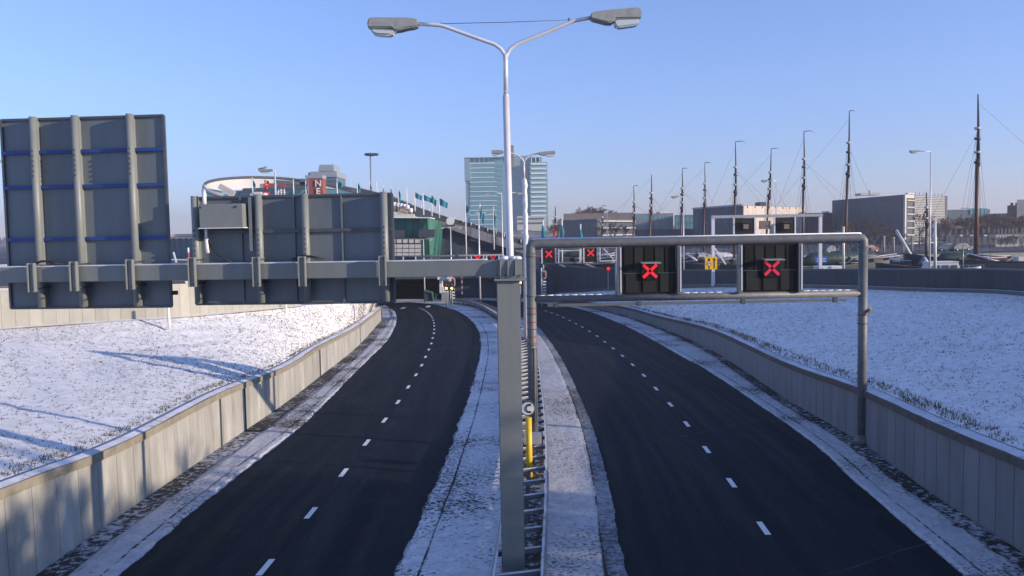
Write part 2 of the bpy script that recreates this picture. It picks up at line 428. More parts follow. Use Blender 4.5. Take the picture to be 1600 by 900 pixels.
def road_sheet(name, A, B, sa, sb):
    A = rag(A, sa, 5); B = rag(B, sb, 6); mb = MB(); L = 0
    K = 4; rows = [[mb.vert(A[k].lerp(B[k], j/K)+Vector((0,0,.012))) for j in range(K+1)] for k in range(len(A))]
    for k in range(len(A)-1):
        dl = (A[k+1]-A[k]).length; wd = (A[k]-B[k]).length
        for j in range(K):
            mb.face((rows[k][j], rows[k][j+1], rows[k+1][j+1], rows[k+1][j]), [(wd*j/K, L),(wd*(j+1)/K, L),(wd*(j+1)/K, L+dl),(wd*j/K, L+dl)])
        L += dl
    return struct(mb.build(name, 'asphalt'))
road_sheet('road_outbound', rA, rB, .05, .07)
rC = traced(Rc_left, 700); rD = traced(Rc_right, 700)
road_sheet('road_inbound', rC, rD, .035, .03)

# trough floor under everything (snowy verge), follows the road plane
WB_L = [(54,900,746),(200,797,689),(350,695,611.5),(448,628,572),(500,588,540),(560,540,508),(596,500,480)]
WB_R = [(1600,864,719),(1458,772,660),(1340,688,606),(1223,619,564),(1110,546,513.6),(1030,511,493.5),(976,493,479.5),(925,481.5,472.5),(870,475.5,468.5)]
def wallpts(tr):
    base, top = [], []
    for px, yb, yt in tr:
        b = G(px, yb); t = P(px, yt, b.y); base.append(b); top.append(Vector((b.x, b.y, t.z)))
    return base, top
bL, tL = wallpts(WB_L); bR, tR = wallpts(WB_R)
# smooth top heights to a straight fall
for tt in (tL, tR):
    pass
bL2 = interp(extend_near(bL, -25), 160); tL2 = interp(extend_near(tL, -25), 160)
bR2 = interp(extend_near(bR, -25), 220); tR2 = interp(extend_near(tR, -25), 220)
mb = MB()
mb.poly([(-45,-60,zr(-60)-.01),(45,-60,zr(-60)-.01),(45,118,zr(118)-.01),(-45,118,zr(118)-.01)])
struct(mb.build('trough_floor', 'snow_shoulder'))
# dark gritty gutter at the foot of each wall
def strip(name, A, B, mat, dz, label_kind=True):
    mb = MB(); mb.ribbon(off_z(A, dz), off_z(B, dz)); o = mb.build(name, mat, fixn=False); return struct(o)
def shift(pts, d):
    """sideways copy of a ground line, + is to the right of its heading"""
    out = []
    for k, p in enumerate(pts):
        a = pts[max(0, k-1)]; b = pts[min(len(pts)-1, k+1)]; t = (b-a); t.z = 0; t.normalize()
        out.append(Vector((p.x+t.y*d, p.y-t.x*d, p.z)))
    return out
g1 = rag(shift(bL2, .75), .06, 11); strip('gutter_strip', shift(bL2, .02), g1, 'gravel_gutter', .004)
g2 = rag(shift(bR2, -.6), .08, 12); strip('gutter_strip', shift(bR2, -.02), g2, 'gravel_gutter', .004)
# narrow dark joint between road edging and verge
kerb = MB()
for line, sgn, o_ in ((rB, 1, .52), (rA, -1, .35), (rC, -1, .42), (rD, 1, .40)):
    n_ = interp(line[::20], 260); a = rag(shift(n_, o_*sgn), .012, 41); bq = rag(shift(n_, (o_+.05)*sgn), .02, 42)
    kerb.ribbon(off_z(a, .050), off_z(bq, .050))
struct(kerb.build('kerb', 'gravel_gutter'))
from mathutils import noise as mnoise
def relief(name, A, B, mat, K, amp, h=.03, n=900, near=70):
    """snowy strip between two ground lines with real lumps"""
    mb = MB(); rows = []
    for k in range(len(A)):
        r = []
        for j in range(K+1):
            p = A[k].lerp(B[k], j/K); e = 1 if 0 < j < K else 0
            z = mnoise.noise(Vector((p.x*3.2, p.y*1.3, 1)))*.6 + mnoise.noise(Vector((p.x*9, p.y*5, 7)))*.5 + mnoise.noise(Vector((p.x*19, p.y*11, 3)))*.3
            r.append(mb.vert((p.x, p.y, p.z + h*e + (abs(z)*amp if e else -.012))))
        rows.append(r)
    for k in range(len(A)-1):
        for j in range(K): mb.face((rows[k][j], rows[k][j+1], rows[k+1][j+1], rows[k+1][j]), smooth=True)
    o = mb.build(name, mat)
    if o.data.polygons[K//2].normal.z < 0: o.data.flip_normals()
    return struct(o)
def dens(pts, n=700, Ymin=8):
    """resample, dense near the camera"""
    q = interp(extend_near(pts, Ymin), 900); out = []
    for k in range(n):
        t = k/(n-1); f = (t**1.6)*(899-1e-6); j = int(f); out.append(q[j].lerp(q[min(899, j+1)], f-j))
    return out
# slush margin along the road edges
strip('slush_margin', off_z(rC, 0), shift(rag(rC, .05, 4), -.42), 'slush', .007)
strip('slush_margin', off_z(rD, 0), shift(rag(rD, .05, 8), .30), 'snow_shoulder', .007)
# snowy median between the two carriageways and the two outer verges
mA = dens(Lc_right); mC = dens(Rc_left)
relief('median_verge', rag(shift(mA, .03), .05, 51), [p.lerp(q, .5) for p, q in zip(mA, mC)], 'snow_median', 22, .055)
relief('median_verge', [p.lerp(q, .5) for p, q in zip(mA, mC)], rag(shift(mC, -.40), .03, 52), 'snow_median_sunlit', 20, .05)
vL = dens(bL + [G(598,483), G(590,477.5)]); kL = dens(Lc_left[:-1])
relief('verge_outer', rag(shift(vL, .85), .07, 21), rag(shift(kL, -.05), .07, 23), 'snow_shoulder', 18, .06)
vR = dens(bR); kR = dens(Rc_right[:-3])
relief('verge_outer', rag(shift(kR, .04), .03, 24), rag(shift(vR, -.6), .08, 22), 'snow_shoulder', 20, .055)

# lane dashes, 1 m with 3 m gaps
dl = [(415,887),(486,802),(537,739),(573,692),(601,657),(622,628.5),(638,605),(650,586),(659,571),(665,558),(670,546.5),(674,537),(676,528.5),(678,521),(678.5,515),(678.5,509.5),(678,505),(677,500.7),(675.5,497),(674,494),(671.5,491.3),(669,489),(666,486.6),(662.5,484.6),(659,483),(655,481.5)]
dr = [(1193,826),(1143,755),(1104,703),(1073,663),(1047.4,632.4),(1025,607.6),(1006,587),(988.6,570.4),(972.6,556.4),(958,544.6),(945,534.4),(933,525.4),(921,518),(910,511.4),(900,506),(890,501),(880,496.2),(871,492.4),(862,489),(853,486)]
mb = MB()
for tr in (dl, dr):
    pts = [G(*p) for p in tr]
    for k, p in enumerate(pts):
        t = (pts[min(k+1, len(pts)-1)]-pts[max(k-1, 0)]); t.z = 0; t.normalize(); s_ = Vector((t.y, -t.x, 0))
        h = .5; w_ = .075
        q = [p - t*h - s_*w_, p - t*h + s_*w_, p + t*h + s_*w_, p + t*h - s_*w_]
        mb.poly([Vector((v.x, v.y, zr(v.y)+.017)) for v in q])
struct(mb.build('lane_marking', 'marking_white'))
# arrows painted further on (only slivers show)
mb = MB()
for c in ((630,481.5),(669,479)):
    p = G(*c); mb.poly([Vector((p.x+a, p.y+b, zr(p.y+b)+.017)) for a, b in ((-.25,-1.2),(.25,-1.2),(.25,1.2),(-.25,1.2))])
struct(mb.build('lane_arrow', 'marking_white'))

# ------------------------------------------------------------------ retaining walls
def retaining(name, label, base, top, side, mat, cop='coping'):
    """side = -1: wall body lies to the left of the line (the line is the road face)"""
    t_ = thing(name, label, 'wall', (base[20].x, base[20].y, base[20].z))
    th = .45*side
    bk = shift(top, th); f2 = shift(top, -.06*side); b0 = shift(base, 0)
    body = MB(); body.ribbon(b0, off_z(top, -.20)); body.ribbon([Vector((p.x, p.y, q.z)) for p, q in zip(shift(base, th), base)], off_z(bk, -.2))
    body.build('panel_face', mat, t_)
    cp = MB()
    cp.ribbon(off_z(f2, -.22), off_z(f2, 0)); cp.ribbon(off_z(f2, -.22), off_z(shift(top, .1*side), -.22))
    cp.ribbon(off_z(bk, -.22), off_z(bk, 0))
    cp.poly([f2[-1], f2[-1]-Vector((0,0,.22)), bk[-1]-Vector((0,0,.22)), bk[-1]])
    cp.ribbon(off_z(f2, 0), off_z(shift(top, -.0), .0))
    cp.build('coping', cop, t_)
    sn = MB(); a = off_z(shift(top, .0), .004); c = off_z(bk, .004); mid = [p.lerp(q, .5)+Vector((0,0,.05)) for p, q in zip(a, c)]
    a = rag(a, .03, 31)
    sn.ribbon(a, mid); sn.ribbon(mid, c); sn.build('snow_layer', 'snow_ledge', t_)
    end = MB(); end.poly([base[-1], Vector((shift(base, th)[-1])), bk[-1]-Vector((0,0,.2)), top[-1]-Vector((0,0,.2))]); end.build('end_face', 'concrete', t_)
    return t_, bk
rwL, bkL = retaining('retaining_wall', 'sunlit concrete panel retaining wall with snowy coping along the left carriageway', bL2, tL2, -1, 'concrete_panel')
rwR, bkR = retaining('retaining_wall', 'shaded concrete panel retaining wall along the right carriageway', bR2, tR2, 1, 'concrete_panel_shaded', 'coping_shaded')
# vertical joint pieces on the left wall, the nearer ones modelling cast post shadows
mbj = MB()
for px, yb, yt in ((345,698,618),(383,672,600),(500,588,545),(596,500,484)):
    b = G(px, yb); mbj.beam((b.x+.02, b.y, b.z), (b.x+.02, b.y, P(px, yt, b.y).z), .1, .06)
mbj.build('joint_shadow_strip', 'steel_dark', rwL)

# ------------------------------------------------------------------ snowy banks
def bank(name, inner, outer, mat, seed, rows=24, amp=.05):
    random.seed(seed); n = len(inner); mb = MB(); ids = []
    ph = [random.uniform(0, 6.28) for _ in range(8)]
    for k in range(n):
        r = []
        for j in range(rows+1):
            t = j/rows; p = inner[k].lerp(outer[k], t)
            e = math.sin(math.pi*t)
            z = amp*e*(math.sin(p.x*.7+ph[0])+math.sin(p.y*.5+ph[1])+.5*math.sin(p.x*1.9+p.y*1.3+ph[2])+.4*math.sin(p.x*3.1-p.y*2.3+ph[3]))
            z += .06*math.sin(p.x*5+ph[4])*math.sin(p.y*4.3+ph[5])*e
            r.append(mb.vert((p.x, p.y, p.z+z+.02)))
        ids.append(r)
    for k in range(n-1):
        for j in range(rows): mb.face((ids[k][j], ids[k+1][j], ids[k+1][j+1], ids[k][j+1]), smooth=True)
    o = struct(mb.build(name, mat, fixn=True))
    if o.data.polygons[0].normal.z < 0: o.data.flip_normals()
    return o, mb
crL = [P(0,515,39), P(290,496,43), P(470,478.0,53), P(560,474.5,67), P(590,473.5,86)]
crLn = [Vector((-30,-25,-3.6)), Vector((-29,0,-3.7)), Vector((-26.5,20,-3.8)), Vector((-24.5,32,-3.9))] + crL + [P(586,474,92)]
outL = interp(crLn, 160)
# close the far end of the bank on the wall's end
inL = [Vector(p) for p in bkL] 
bkL_o, bm_l = bank('snow_bank', inL, outL, 'snow_bank', 5)
WQ = [(1600,460,421,49.5),(1450,454,419.5,55),(1300,449,420,62),(1200,447.5,421,69),(1100,447,421.5,76),(1020,449,421,86),(960,451,419,98),(905,455,417,108),(860,459,415,117)]
qf = [P(a, b, d) for a, b, c, d in WQ]; qt = [P(a, c, d) for a, b, c, d in WQ]
nearf = [Vector((22,-25,-4.2)), Vector((22.3,0,-4.1)), Vector((23,15,-4.05)), Vector((24.5,25,-4)), Vector((27.5,37,-4))]
neart = [Vector((v.x, v.y, -2.55)) for v in nearf]
qf2 = interp(nearf+qf, 220); qt2_ = interp(neart+qt, 220)
qt2 = [Vector((a.x, a.y, b.z)) for a, b in zip(qf2, qt2_)]
bank('snow_bank', bkR, qf2, 'snow_bank', 9, amp=.05)

# quay wall on top of the right bank
qw = thing('quay_wall', 'long dark ribbed wall on top of the right snow bank, in front of the boats', 'wall', qf2[60])
mb = MB(); mb.ribbon(off_z(qf2, -.4), qt2); bk_ = shift(qt2, .3); mb.ribbon([Vector((p.x, p.y, -9)) for p in bk_], bk_); mb.build('wall_face', 'quay_panel', qw)
mb = MB(); a = shift(qt2, -.05); c = shift(qt2, .35)
mb.ribbon(off_z(a, .0), off_z(c, .0)); mb.ribbon(off_z(a, -.12), off_z(a, 0)); mb.ribbon(off_z(c, -.12), off_z(c, 0)); mb.build('coping', 'steel_dark', qw)
mb = MB(); a = shift(qf2, -.5); mb.ribbon(off_z(a, .16), off_z(shift(qf2, -.02), .16)); mb.ribbon(off_z(a, -.1), off_z(a, .16)); mb.build('foot_ledge', 'steel_dark', qw)
mb = MB(); mb.ribbon(off_z(rag(shift(qf2, -.42), .05, 3), .165), off_z(shift(qf2, -.03), .17)); mb.build('snow_layer', 'snow_cap', qw)

# panel wall on top of the left bank
PW = [(-260,540,466,35),(0,515.5,455,39.05),(150,505,449.5,41),(285,496.5,443.5,43),(400,486,442,47.5),(470,479,446,53)]
pf = interp([P(a, b, d) for a, b, c, d in PW], 60); ptp = interp([P(a, c, d) for a, b, c, d in PW], 60)
ptp = [Vector((a.x, a.y, b.z)) for a, b in zip(pf, ptp)]
pw = thing('panel_wall', 'pale ribbed panel wall in sun on top of the left snow bank, behind the sign boards', 'wall', pf[20])
mb = MB(); mb.ribbon(off_z(pf, -.4), ptp); pb = shift(ptp, -.25); mb.ribbon(off_z(ptp, 0), pb); mb.ribbon([Vector((p.x, p.y, -6)) for p in pb], pb)
mb.poly([pf[-1]-Vector((0,0,.5)), ptp[-1], pb[-1], Vector((pb[-1].x, pb[-1].y, pf[-1].z-.5))]); mb.build('wall_face', 'panel_pale', pw)
mb = MB(); mb.tube(off_z(shift(ptp, -.12), .18), .06, 6)
for k in range(0, 60, 6): p = shift(ptp, -.12)[k]; mb.tube([p, p+Vector((0,0,.18))], .035, 6)
mb.build('handrail', 'steel_dark', pw)
mb = MB(); mb.ribbon(off_z(rag(shift(pf, .35), .06, 8), .05), off_z(pf, .09)); mb.build('snow_drift', 'snow_cap', pw)

# grass tufts poking through the snow
def tufts(name, inner, outer, n, seed, hmax=.10, tmax=1.0, label=None, kmin=0, kmax=None):
    random.seed(seed); mb = MB(); kmax = kmax or len(inner)-2
    for _ in range(n):
        k = random.uniform(kmin, kmax); k0 = int(k); f = k-k0; t = random.random()*tmax
        a = inner[k0].lerp(inner[k0+1], f); b = outer[k0].lerp(outer[k0+1], f); p = a.lerp(b, t)
        if math.sin(p.x*.9+seed)*math.sin(p.y*.8)+random.uniform(-1, 1) < -.2: continue
        for q in range(random.choice((1,2,3))):
            an = random.uniform(0, 6.28); w_ = random.uniform(.008, .022); h = random.uniform(.03, hmax)
            dx, dy = math.cos(an)*w_, math.sin(an)*w_; lx, ly = random.uniform(-.06, .06), random.uniform(-.06, .06)
            mb.poly([(p.x-dx, p.y-dy, p.z), (p.x+dx, p.y+dy, p.z), (p.x+lx, p.y+ly, p.z+h)])
    o = mb.build(name, 'grass_blade'); tag(o, label, 'grass', kind='stuff'); return o
import bpy
def surf_lines(o, rows=24):
    n = len(o.data.vertices)//(rows+1); vs = [v.co.copy() for v in o.data.vertices]
    return [[vs[k*(rows+1)+j] for k in range(n)] for j in range(rows+1)]
def tufts_on(o, n, seed, hmax, label, kmin, kmax, name='grass', jmax=None):
    random.seed(seed); L = surf_lines(o); mb = MB()
    for _ in range(n):
        k = random.uniform(kmin, kmax); k0 = int(k); f = k-k0; j = random.uniform(0, jmax or len(L)-1.001); j0 = int(j); g = j-j0
        p = L[j0][k0].lerp(L[j0][k0+1], f).lerp(L[j0+1][k0].lerp(L[j0+1][k0+1], f), g)
        if mnoise.noise(Vector((p.x*.35, p.y*.35, seed)))*1.6+random.uniform(-1, 1) < -.45 or random.random() < (k/kmax)**3*.75: continue
        for q in range(random.choice((1,2,3))):
            an = random.uniform(0, 6.28); w_ = random.uniform(.007, .02); h = random.uniform(.02, hmax)
            dx, dy = math.cos(an)*w_, math.sin(an)*w_; lx, ly = random.uniform(-.08, .08), random.uniform(-.08, .08)
            ox, oy = random.uniform(-.04, .04), random.uniform(-.04, .04)
            mb.poly([(p.x+ox-dx, p.y+oy-dy, p.z-.01), (p.x+ox+dx, p.y+oy+dy, p.z-.01), (p.x+ox+lx, p.y+oy+ly, p.z+h)])
    return tag(mb.build(name, 'grass_blade'), label, 'grass', kind='stuff')
banks = [o for o in COL.objects if o.name.startswith('snow_bank')]
tufts_on(banks[0], 38000, 1, .075, 'short winter grass poking through the snow of the sunlit left bank', 50, 158)
tufts_on(banks[1], 34000, 2, .075, 'short winter grass poking through the snow of the shaded right bank', 55, 200)

tufts_on(banks[0], 2600, 4, .16, 'longer dead grass along the coping of the left retaining wall', 50, 150, jmax=.7)
tufts_on(banks[1], 5200, 6, .19, 'longer dead grass along the coping of the right retaining wall', 55, 200, jmax=1.0)
# ------------------------------------------------------------------ far ground, streets and water
mb = MB()
ps = [Vector((p.x, p.y, -4.6)) for p in pb]
mb.poly([(-2400,-200,-4.6),(-40,-200,-4.6),(-40,34,-4.6)] + [tuple(p) for p in ps] + [(-17,118,-4.6),(-17,150,-4.6),(-2400,150,-4.6)])
struct(mb.build('street_left', 'street_snow'))
mb = MB(); mb.poly([(-2400,150,-5.2),(14,150,-5.2),(60,170,-5.2),(2400,170,-5.2),(2400,2600,-5.2),(-2400,2600,-5.2)])
struct(mb.build('far_ground', 'far_street'))
mb = MB(); mb.poly([(12,150,-6.4),(9,122,-6.4)] + [(p.x, p.y, -6.4) for p in shift(qt2, .3)[::-8]] + [(20,-60,-6.4),(2400,-60,-6.4),(2400,172,-6.4),(60,172,-6.4)])
struct(mb.build('water', 'water'))
mb = MB()
mb.ribbon([Vector(p) for p in ((14,150.5,-6.6),(60,170.5,-6.6),(2400,170.5,-6.6))], [Vector(p) for p in ((14,150.5,-5.2),(60,170.5,-5.2),(2400,170.5,-5.2))])
struct(mb.build('quay_edge', 'concrete'))

# ------------------------------------------------------------------ tunnel portal
pt = thing('tunnel_portal', 'dark blue-grey tunnel mouth wall below the green museum', 'tunnel', (P(700,470,118).x, 118, zr(118)))
YP = 116
def X(px, Y, py=430): return P(px, py, Y).x
def Zp(px, py, Y): return P(px, py, Y).z
x0, xo1, xp1, xp2, x3 = X(520,YP), X(603,YP), X(690,YP), X(704,YP), X(800,YP)
zt = Zp(700, 404, YP); zl = Zp(650, 436, YP); zf = zr(YP)-.3
mb = MB()
mb.box((x0-14, YP, zl), (x3+7, YP+1.2, zt))         # lintel
mb.box((x0-14, YP, zf), (X(560,YP), YP+1.2, zl)); mb.box((xp1, YP, zf), (xp2, YP+30, zl)); mb.box((x3+1, YP, zf), (x3+7, YP+1.2, zl))
mb.build('portal_face', 'portal_panel', pt)
mb = MB()
mb.poly([(x0, YP+45, zf), (x3+3, YP+45, zf), (x3+3, YP+45, zt), (x0, YP+45, zt)])
mb.poly([(x0, YP+1.2, zl+.02), (x0, YP+45, zl+.02), (x3+3, YP+45, zl+.02), (x3+3, YP+1.2, zl+.02)])
mb.poly([(X(560,YP), YP+1.2, zf), (X(560,YP), YP+45, zf), (X(560,YP), YP+45, zl), (X(560,YP), YP+1.2, zl)])
mb.poly([(x3+1, YP+1.2, zf), (x3+1, YP+45, zf), (x3+1, YP+45, zl), (x3+1, YP+1.2, zl)])
mb.poly([(x0, YP+1, zf+.2), (xp1, YP+1, zf+.2), (xp1, YP+45, zf+.2), (x0, YP+45, zf+.2)])
mb.build('tunnel_lining', 'tunnel_dark', pt)
mb = MB(); mb.box((xp2, YP+2, zf), (x3+1, YP+2.5, zl)); mb.build('tunnel_gate', 'portal_panel', pt)
# side wall rising from the right carriageway to the portal
mb = MB(); A_ = [P(800,402,118.5), P(835,408,118.3), P(868,412,116.5), P(905,417,108.5), P(960,420.5,98.6)]; mb.ribbon([Vector((p.x,p.y,-9.5)) for p in A_], A_); mb.ribbon(A_, [p+Vector((.3,.5,0)) for p in A_]); mb.build('side_wall', 'portal_panel', pt)
mb = MB(); mb.beam(P(862,408,112), P(893,421,112), .2, .15); mb.beam(P(914,412,104), P(936,420,104), .2, .18); mb.build('ramp_rail', 'galvanised', pt)

# ------------------------------------------------------------------ NEAR: cantilever gantry
def Db(px): return 18.0 + (780-px)/780*1.0
YC = 18.0
colx = X(798, YC, 650)
cg = thing('cantilever_gantry', 'grey box-section cantilever gantry standing on the snowy median, arm reaching left', 'gantry', (colx, YC, zr(YC)))
w_ = .49
zc0 = Zp(798, 435, YC)
mb = MB(); mb.box((colx-w_/2, YC-.05, zr(YC)-.1), (colx+w_/2, YC+.42, zc0)); mb.build('column', 'gantry_paint', cg, bevel=.015)
zb0, zb1 = Zp(700, 432.5, 18.1), Zp(700, 407.5, 18.1)
pL = P(-260, 0, Db(-260)); pR = Vector((colx-.2, YC, 0))
bz = (zb0+zb1)/2
mb = MB(); mb.beam((pL.x, Db(-260)+.18, Zp(-260, 434, Db(-260))), (colx-.1, YC+.18, bz), .36, zb1-zb0); mb.build('arm', 'gantry_paint', cg, bevel=.012)
mb = MB(); mb.beam((pL.x, Db(-260)+.18, Zp(-260, 434, Db(-260))+(zb1-zb0)/2+.012), (colx-.45, YC+.18, bz+(zb1-zb0)/2+.012), .3, .02); mb.build('snow_layer', 'snow_cap', cg)
mb = MB(); mb.box((X(772,YC), YC-.16, zc0-.045), (X(822,YC), YC+.55, zc0)); mb.build('head_plate', 'gantry_paint', cg, bevel=.006)
mb = MB(); mb.box((X(780,YC), YC-.08, zc0), (X(816.5,YC), YC+.44, Zp(800,405,YC)))
mb.build('head_box', 'gantry_paint', cg, bevel=.012)
for px in (781, 793, 805):
    mb = MB(); mb.prism([P(px,431.5,YC-.1), P(px,431.5,YC-.17), P(px,406.5,YC-.10), P(px,406.5,YC-.02)], (.022,0,0)); mb.build('stiffener', 'upright_paint', cg)
mb = MB()
for px in (776, 790, 804, 818): mb.tube([P(px, 431, YC-.12), P(px, 428, YC-.12)], .018, 6)
mb.build('bolt', 'steel_dark', cg)
mb = MB()
for a in (788, 803, 808): mb.sphere(P(a, 403.5, YC+.1), .09, 8, (1.2,1.5,.6))
mb.build('snow_lump', 'snow_cap', cg)

def board(name, label, c, D0, D1, ups, rails, thin, brackets, blue):
    """c = (left px, right px, top y left, top y right, bottom y left, bottom y right) at mid height"""
    l, r_, tl, tr_, bl, br = c
    off = .62
    dl_, dr_ = D0+off, D1+off
    A = P(l, (tl+bl)/2, dl_); B = P(r_, (tr_+br)/2, dr_)
    zt_ = (Zp(l, tl, dl_)+Zp(r_, tr_, dr_))/2; zb_ = (Zp(l, bl, dl_)+Zp(r_, br, dr_))/2
    root = thing(name, label, 'road sign', ((A.x+B.x)/2, (A.y+B.y)/2, zb_))
    d = Vector((B.x-A.x, B.y-A.y, 0)); L = d.length; d.normalize(); nrm = Vector((d.y, -d.x, 0))  # towards camera
    if nrm.y > 0: nrm = -nrm
    def Q(s_, z, o=0): return Vector((A.x, A.y, 0)) + d*s_ + nrm*o + Vector((0,0,z))
    def sx(px, py): # distance along the board of the ray through this pixel
        ray = horizon_ray(px, py); # solve A + d s = ray t in plan
        det = ray.x*(-d.y) + d.x*ray.y
        s_ = (ray.y*A.x - ray.x*A.y)/(ray.x*d.y - ray.y*d.x); return s_
    mb = MB(); mb.prism([Q(0,zb_), Q(L,zb_), Q(L,zt_), Q(0,zt_)], -nrm*.03); mb.build('panel', 'sign_back', root, fixn=True)
    mb = MB()
    for a, b_ in ((Q(0,zt_,.02), Q(L,zt_,.02)), (Q(0,zb_,.02), Q(L,zb_,.02))): mb.beam(a, b_, .07, .05)
    for s_ in (0, L): mb.beam(Q(s_,zb_,.02), Q(s_,zt_,.02), .05, .07, up=Vector((0,1,0)))
    mb.build('rim', 'steel_dark', root)
    for pxt, pyt, pxb, pyb in ups:
        s_ = (sx(pxt, pyt)+sx(pxb, pyb))/2
        mb = MB(); z0, z1 = zb_+.03, zt_+.03
        mb.tube([Q(s_, z0, .20), Q(s_, z1, .20)], .078, 14)
        mb.beam(Q(s_, z0, .06), Q(s_, z1, .06), .05, .12, up=Vector((0,1,0)))
        u_ = mb.build('upright', 'upright_paint', root)
        mb = MB()
        for k in range(6): mb.box(tuple(Q(s_, z1-.75-.11*k, .285)-Vector((.02,.01,.03))), tuple(Q(s_, z1-.75-.11*k, .285)+Vector((.02,.01,.02))))
        mb.build('slot', 'steel_dark', u_)
    for py in rails:
        z = (Zp(l, py[0], dl_)+Zp(r_, py[1], dr_))/2
        mb = MB(); mb.beam(Q(.02, z, .045), Q(L-.02, z, .045), .06, .075); mb.build('rail', 'rail_blue' if blue else 'steel_dark', root)
    for px, py0, py1 in thin:
        s_ = sx(px, (py0+py1)/2); mb = MB(); mb.beam(Q(s_, zb_, .03), Q(s_, zt_, .03), .035, .05, up=Vector((0,1,0))); mb.build('seam_strip', 'sign_back', root)
    for px, py0, py1 in brackets:
        D = Db(px)-.06; a = P(px, py0, D); b_ = P(px, py1, D)
        mb = MB(); cx = (a.x+b_.x)/2
        mb.box((cx-.075, D-.06, b_.z), (cx+.075, D-.01, a.z)); mb.box((cx-.075, D-.13, b_.z), (cx-.055, D-.06, a.z)); mb.box((cx+.055, D-.13, b_.z), (cx+.075, D-.06, a.z))
        br_ = mb.build('clamp_bracket', 'upright_paint', root)
        mb = MB()
        for zz in (a.z-.06, b_.z+.06):
            mb.tube([(cx+.02, D-.02, zz), (cx+.02, D+.65, zz)], .014, 6)
            mb.tube([(cx+.03, D-.10, zz), (cx+.03, D-.06, zz)], .025, 6)
        mb.build('bolt', 'steel_dark', br_)
    return root, Q, sx, (zb_, zt_, L)
s1 = board('road_sign', 'tall grey back of a road sign board with three tubular uprights and blue rails', (11,262.5,190,178.5,484,476.5), Db(10), Db(260),
      [(61,190,73,470),(126,190,137,470),(211,190,221,470)], [(243,230),(296,286.5),(376,369.5)], [], [(52.5,411,456),(118,408.5,454.5),(205.5,405,452)], True)
mb = MB(); mb.box(tuple(s1[1](s1[3][2]+.02, Zp(272,462,19), .02)), tuple(s1[1](s1[3][2]+.02, Zp(272,462,19), .02)+Vector((.10,.1,.09)))); mb.build('hook', 'black_paint', s1[0])
s2 = board('road_sign', 'wide grey back of a road sign board with a cabinet, beside the column', (304.5,615,308.5,303.5,474.5,472.5), Db(305), Db(615),
      [(310,320,317,470),(409,320,414,470),(481.5,320,485,470),(604,320,606,470)], [(362.5,358.5)], [(378,330,400),(461,330,400),(535.5,330,400)], [(302,402,448),(402,401.5,447.5),(473.5,400.5,447),(598.5,399.5,446)], False)
root, Q, sx, (zb_, zt_, L) = s2
sA, sB = sx(325.5,337), sx(391,337)
za, zb2 = Zp(358,319,18.9), Zp(358,355.5,18.9)
mb = MB(); a = Q(sA, 0, .5); b_ = Q(sB, 0, .1)
mb.prism([Q(sA, zb2, .12), Q(sB, zb2, .12), Q(sB, za, .12), Q(sA, za, .12)], Vector((0,-.42,0))); cb = mb.build('cabinet', 'upright_paint', root, bevel=.01)
mb = MB(); mb.prism([Q(sA-.03, zb2-.02, .1), Q(sB+.03, zb2-.02, .1), Q(sB+.03, zb2, .1), Q(sA-.03, zb2, .1)], Vector((0,-.46,0))); mb.build('drip_edge', 'white_paint', cb)
mb = MB()
for s_ in (sA+.07, sB-.10): mb.disc(Q(s_, za-.07, .545), .022, (0,-1,0), 10, .01)
mb.build('lock', 'black_paint', cb)
mb = MB(); p0 = Q(sx(328,360), zb2, .2); mb.tube([p0, p0-Vector((0,0,.22))], .03, 8); mb.tube([p0-Vector((0,0,.22)), p0+Vector((.02,0,-.55))], .045, 8)
mb.tube([Q(sx(327,310), za, .25), Q(sx(327,310), za+.2, .25), Q(sx(321,297), zt_+.16, .1)], .045, 8); mb.build('conduit', 'white_paint', root)
mb = MB(); mb.tube([p0+Vector((0,0,-.2)), p0+Vector((.12,-.02,-.45)), p0+Vector((.28,-.02,-.62)), p0+Vector((.5,0,-.75))], .014, 6)
mb.tube([p0+Vector((0,0,-.2)), p0+Vector((.16,-.02,-.5)), p0+Vector((.34,-.02,-.66)), p0+Vector((.55,0,-.76))], .014, 6); mb.build('cable', 'black_paint', root)
mb = MB(); mb.box(tuple(Q(sx(396.5,350), Zp(397,392,18.7), .28)), tuple(Q(sx(400,350), zt_-.02, .16))); mb.build('channel', 'sign_back', root)
# cable bundles lying on the arm
def bundle(px, py, D, seed, label):
    random.seed(seed); mb = MB(); c = P(px, py, D)
    for k in range(6):
        mb.tube([c+Vector((-.28+random.uniform(-.05,.05), random.uniform(-.05,.05), .0)), c+Vector((-.08, random.uniform(-.04,.04), .05+random.uniform(0,.04))), c+Vector((.12, random.uniform(-.04,.04), .04+random.uniform(0,.03))), c+Vector((.34+random.uniform(-.1,.1), 0, -.005))], .014, 5)
    return tag(mb.build('cable_bundle', 'black_paint'), label, 'cable')
bundle(478, 405, 18.6, 1, 'tangle of dark cable lying on the gantry arm at the wide sign')
bundle(70, 413, 19.05, 2, 'tangle of dark cable lying on the gantry arm at the tall sign')

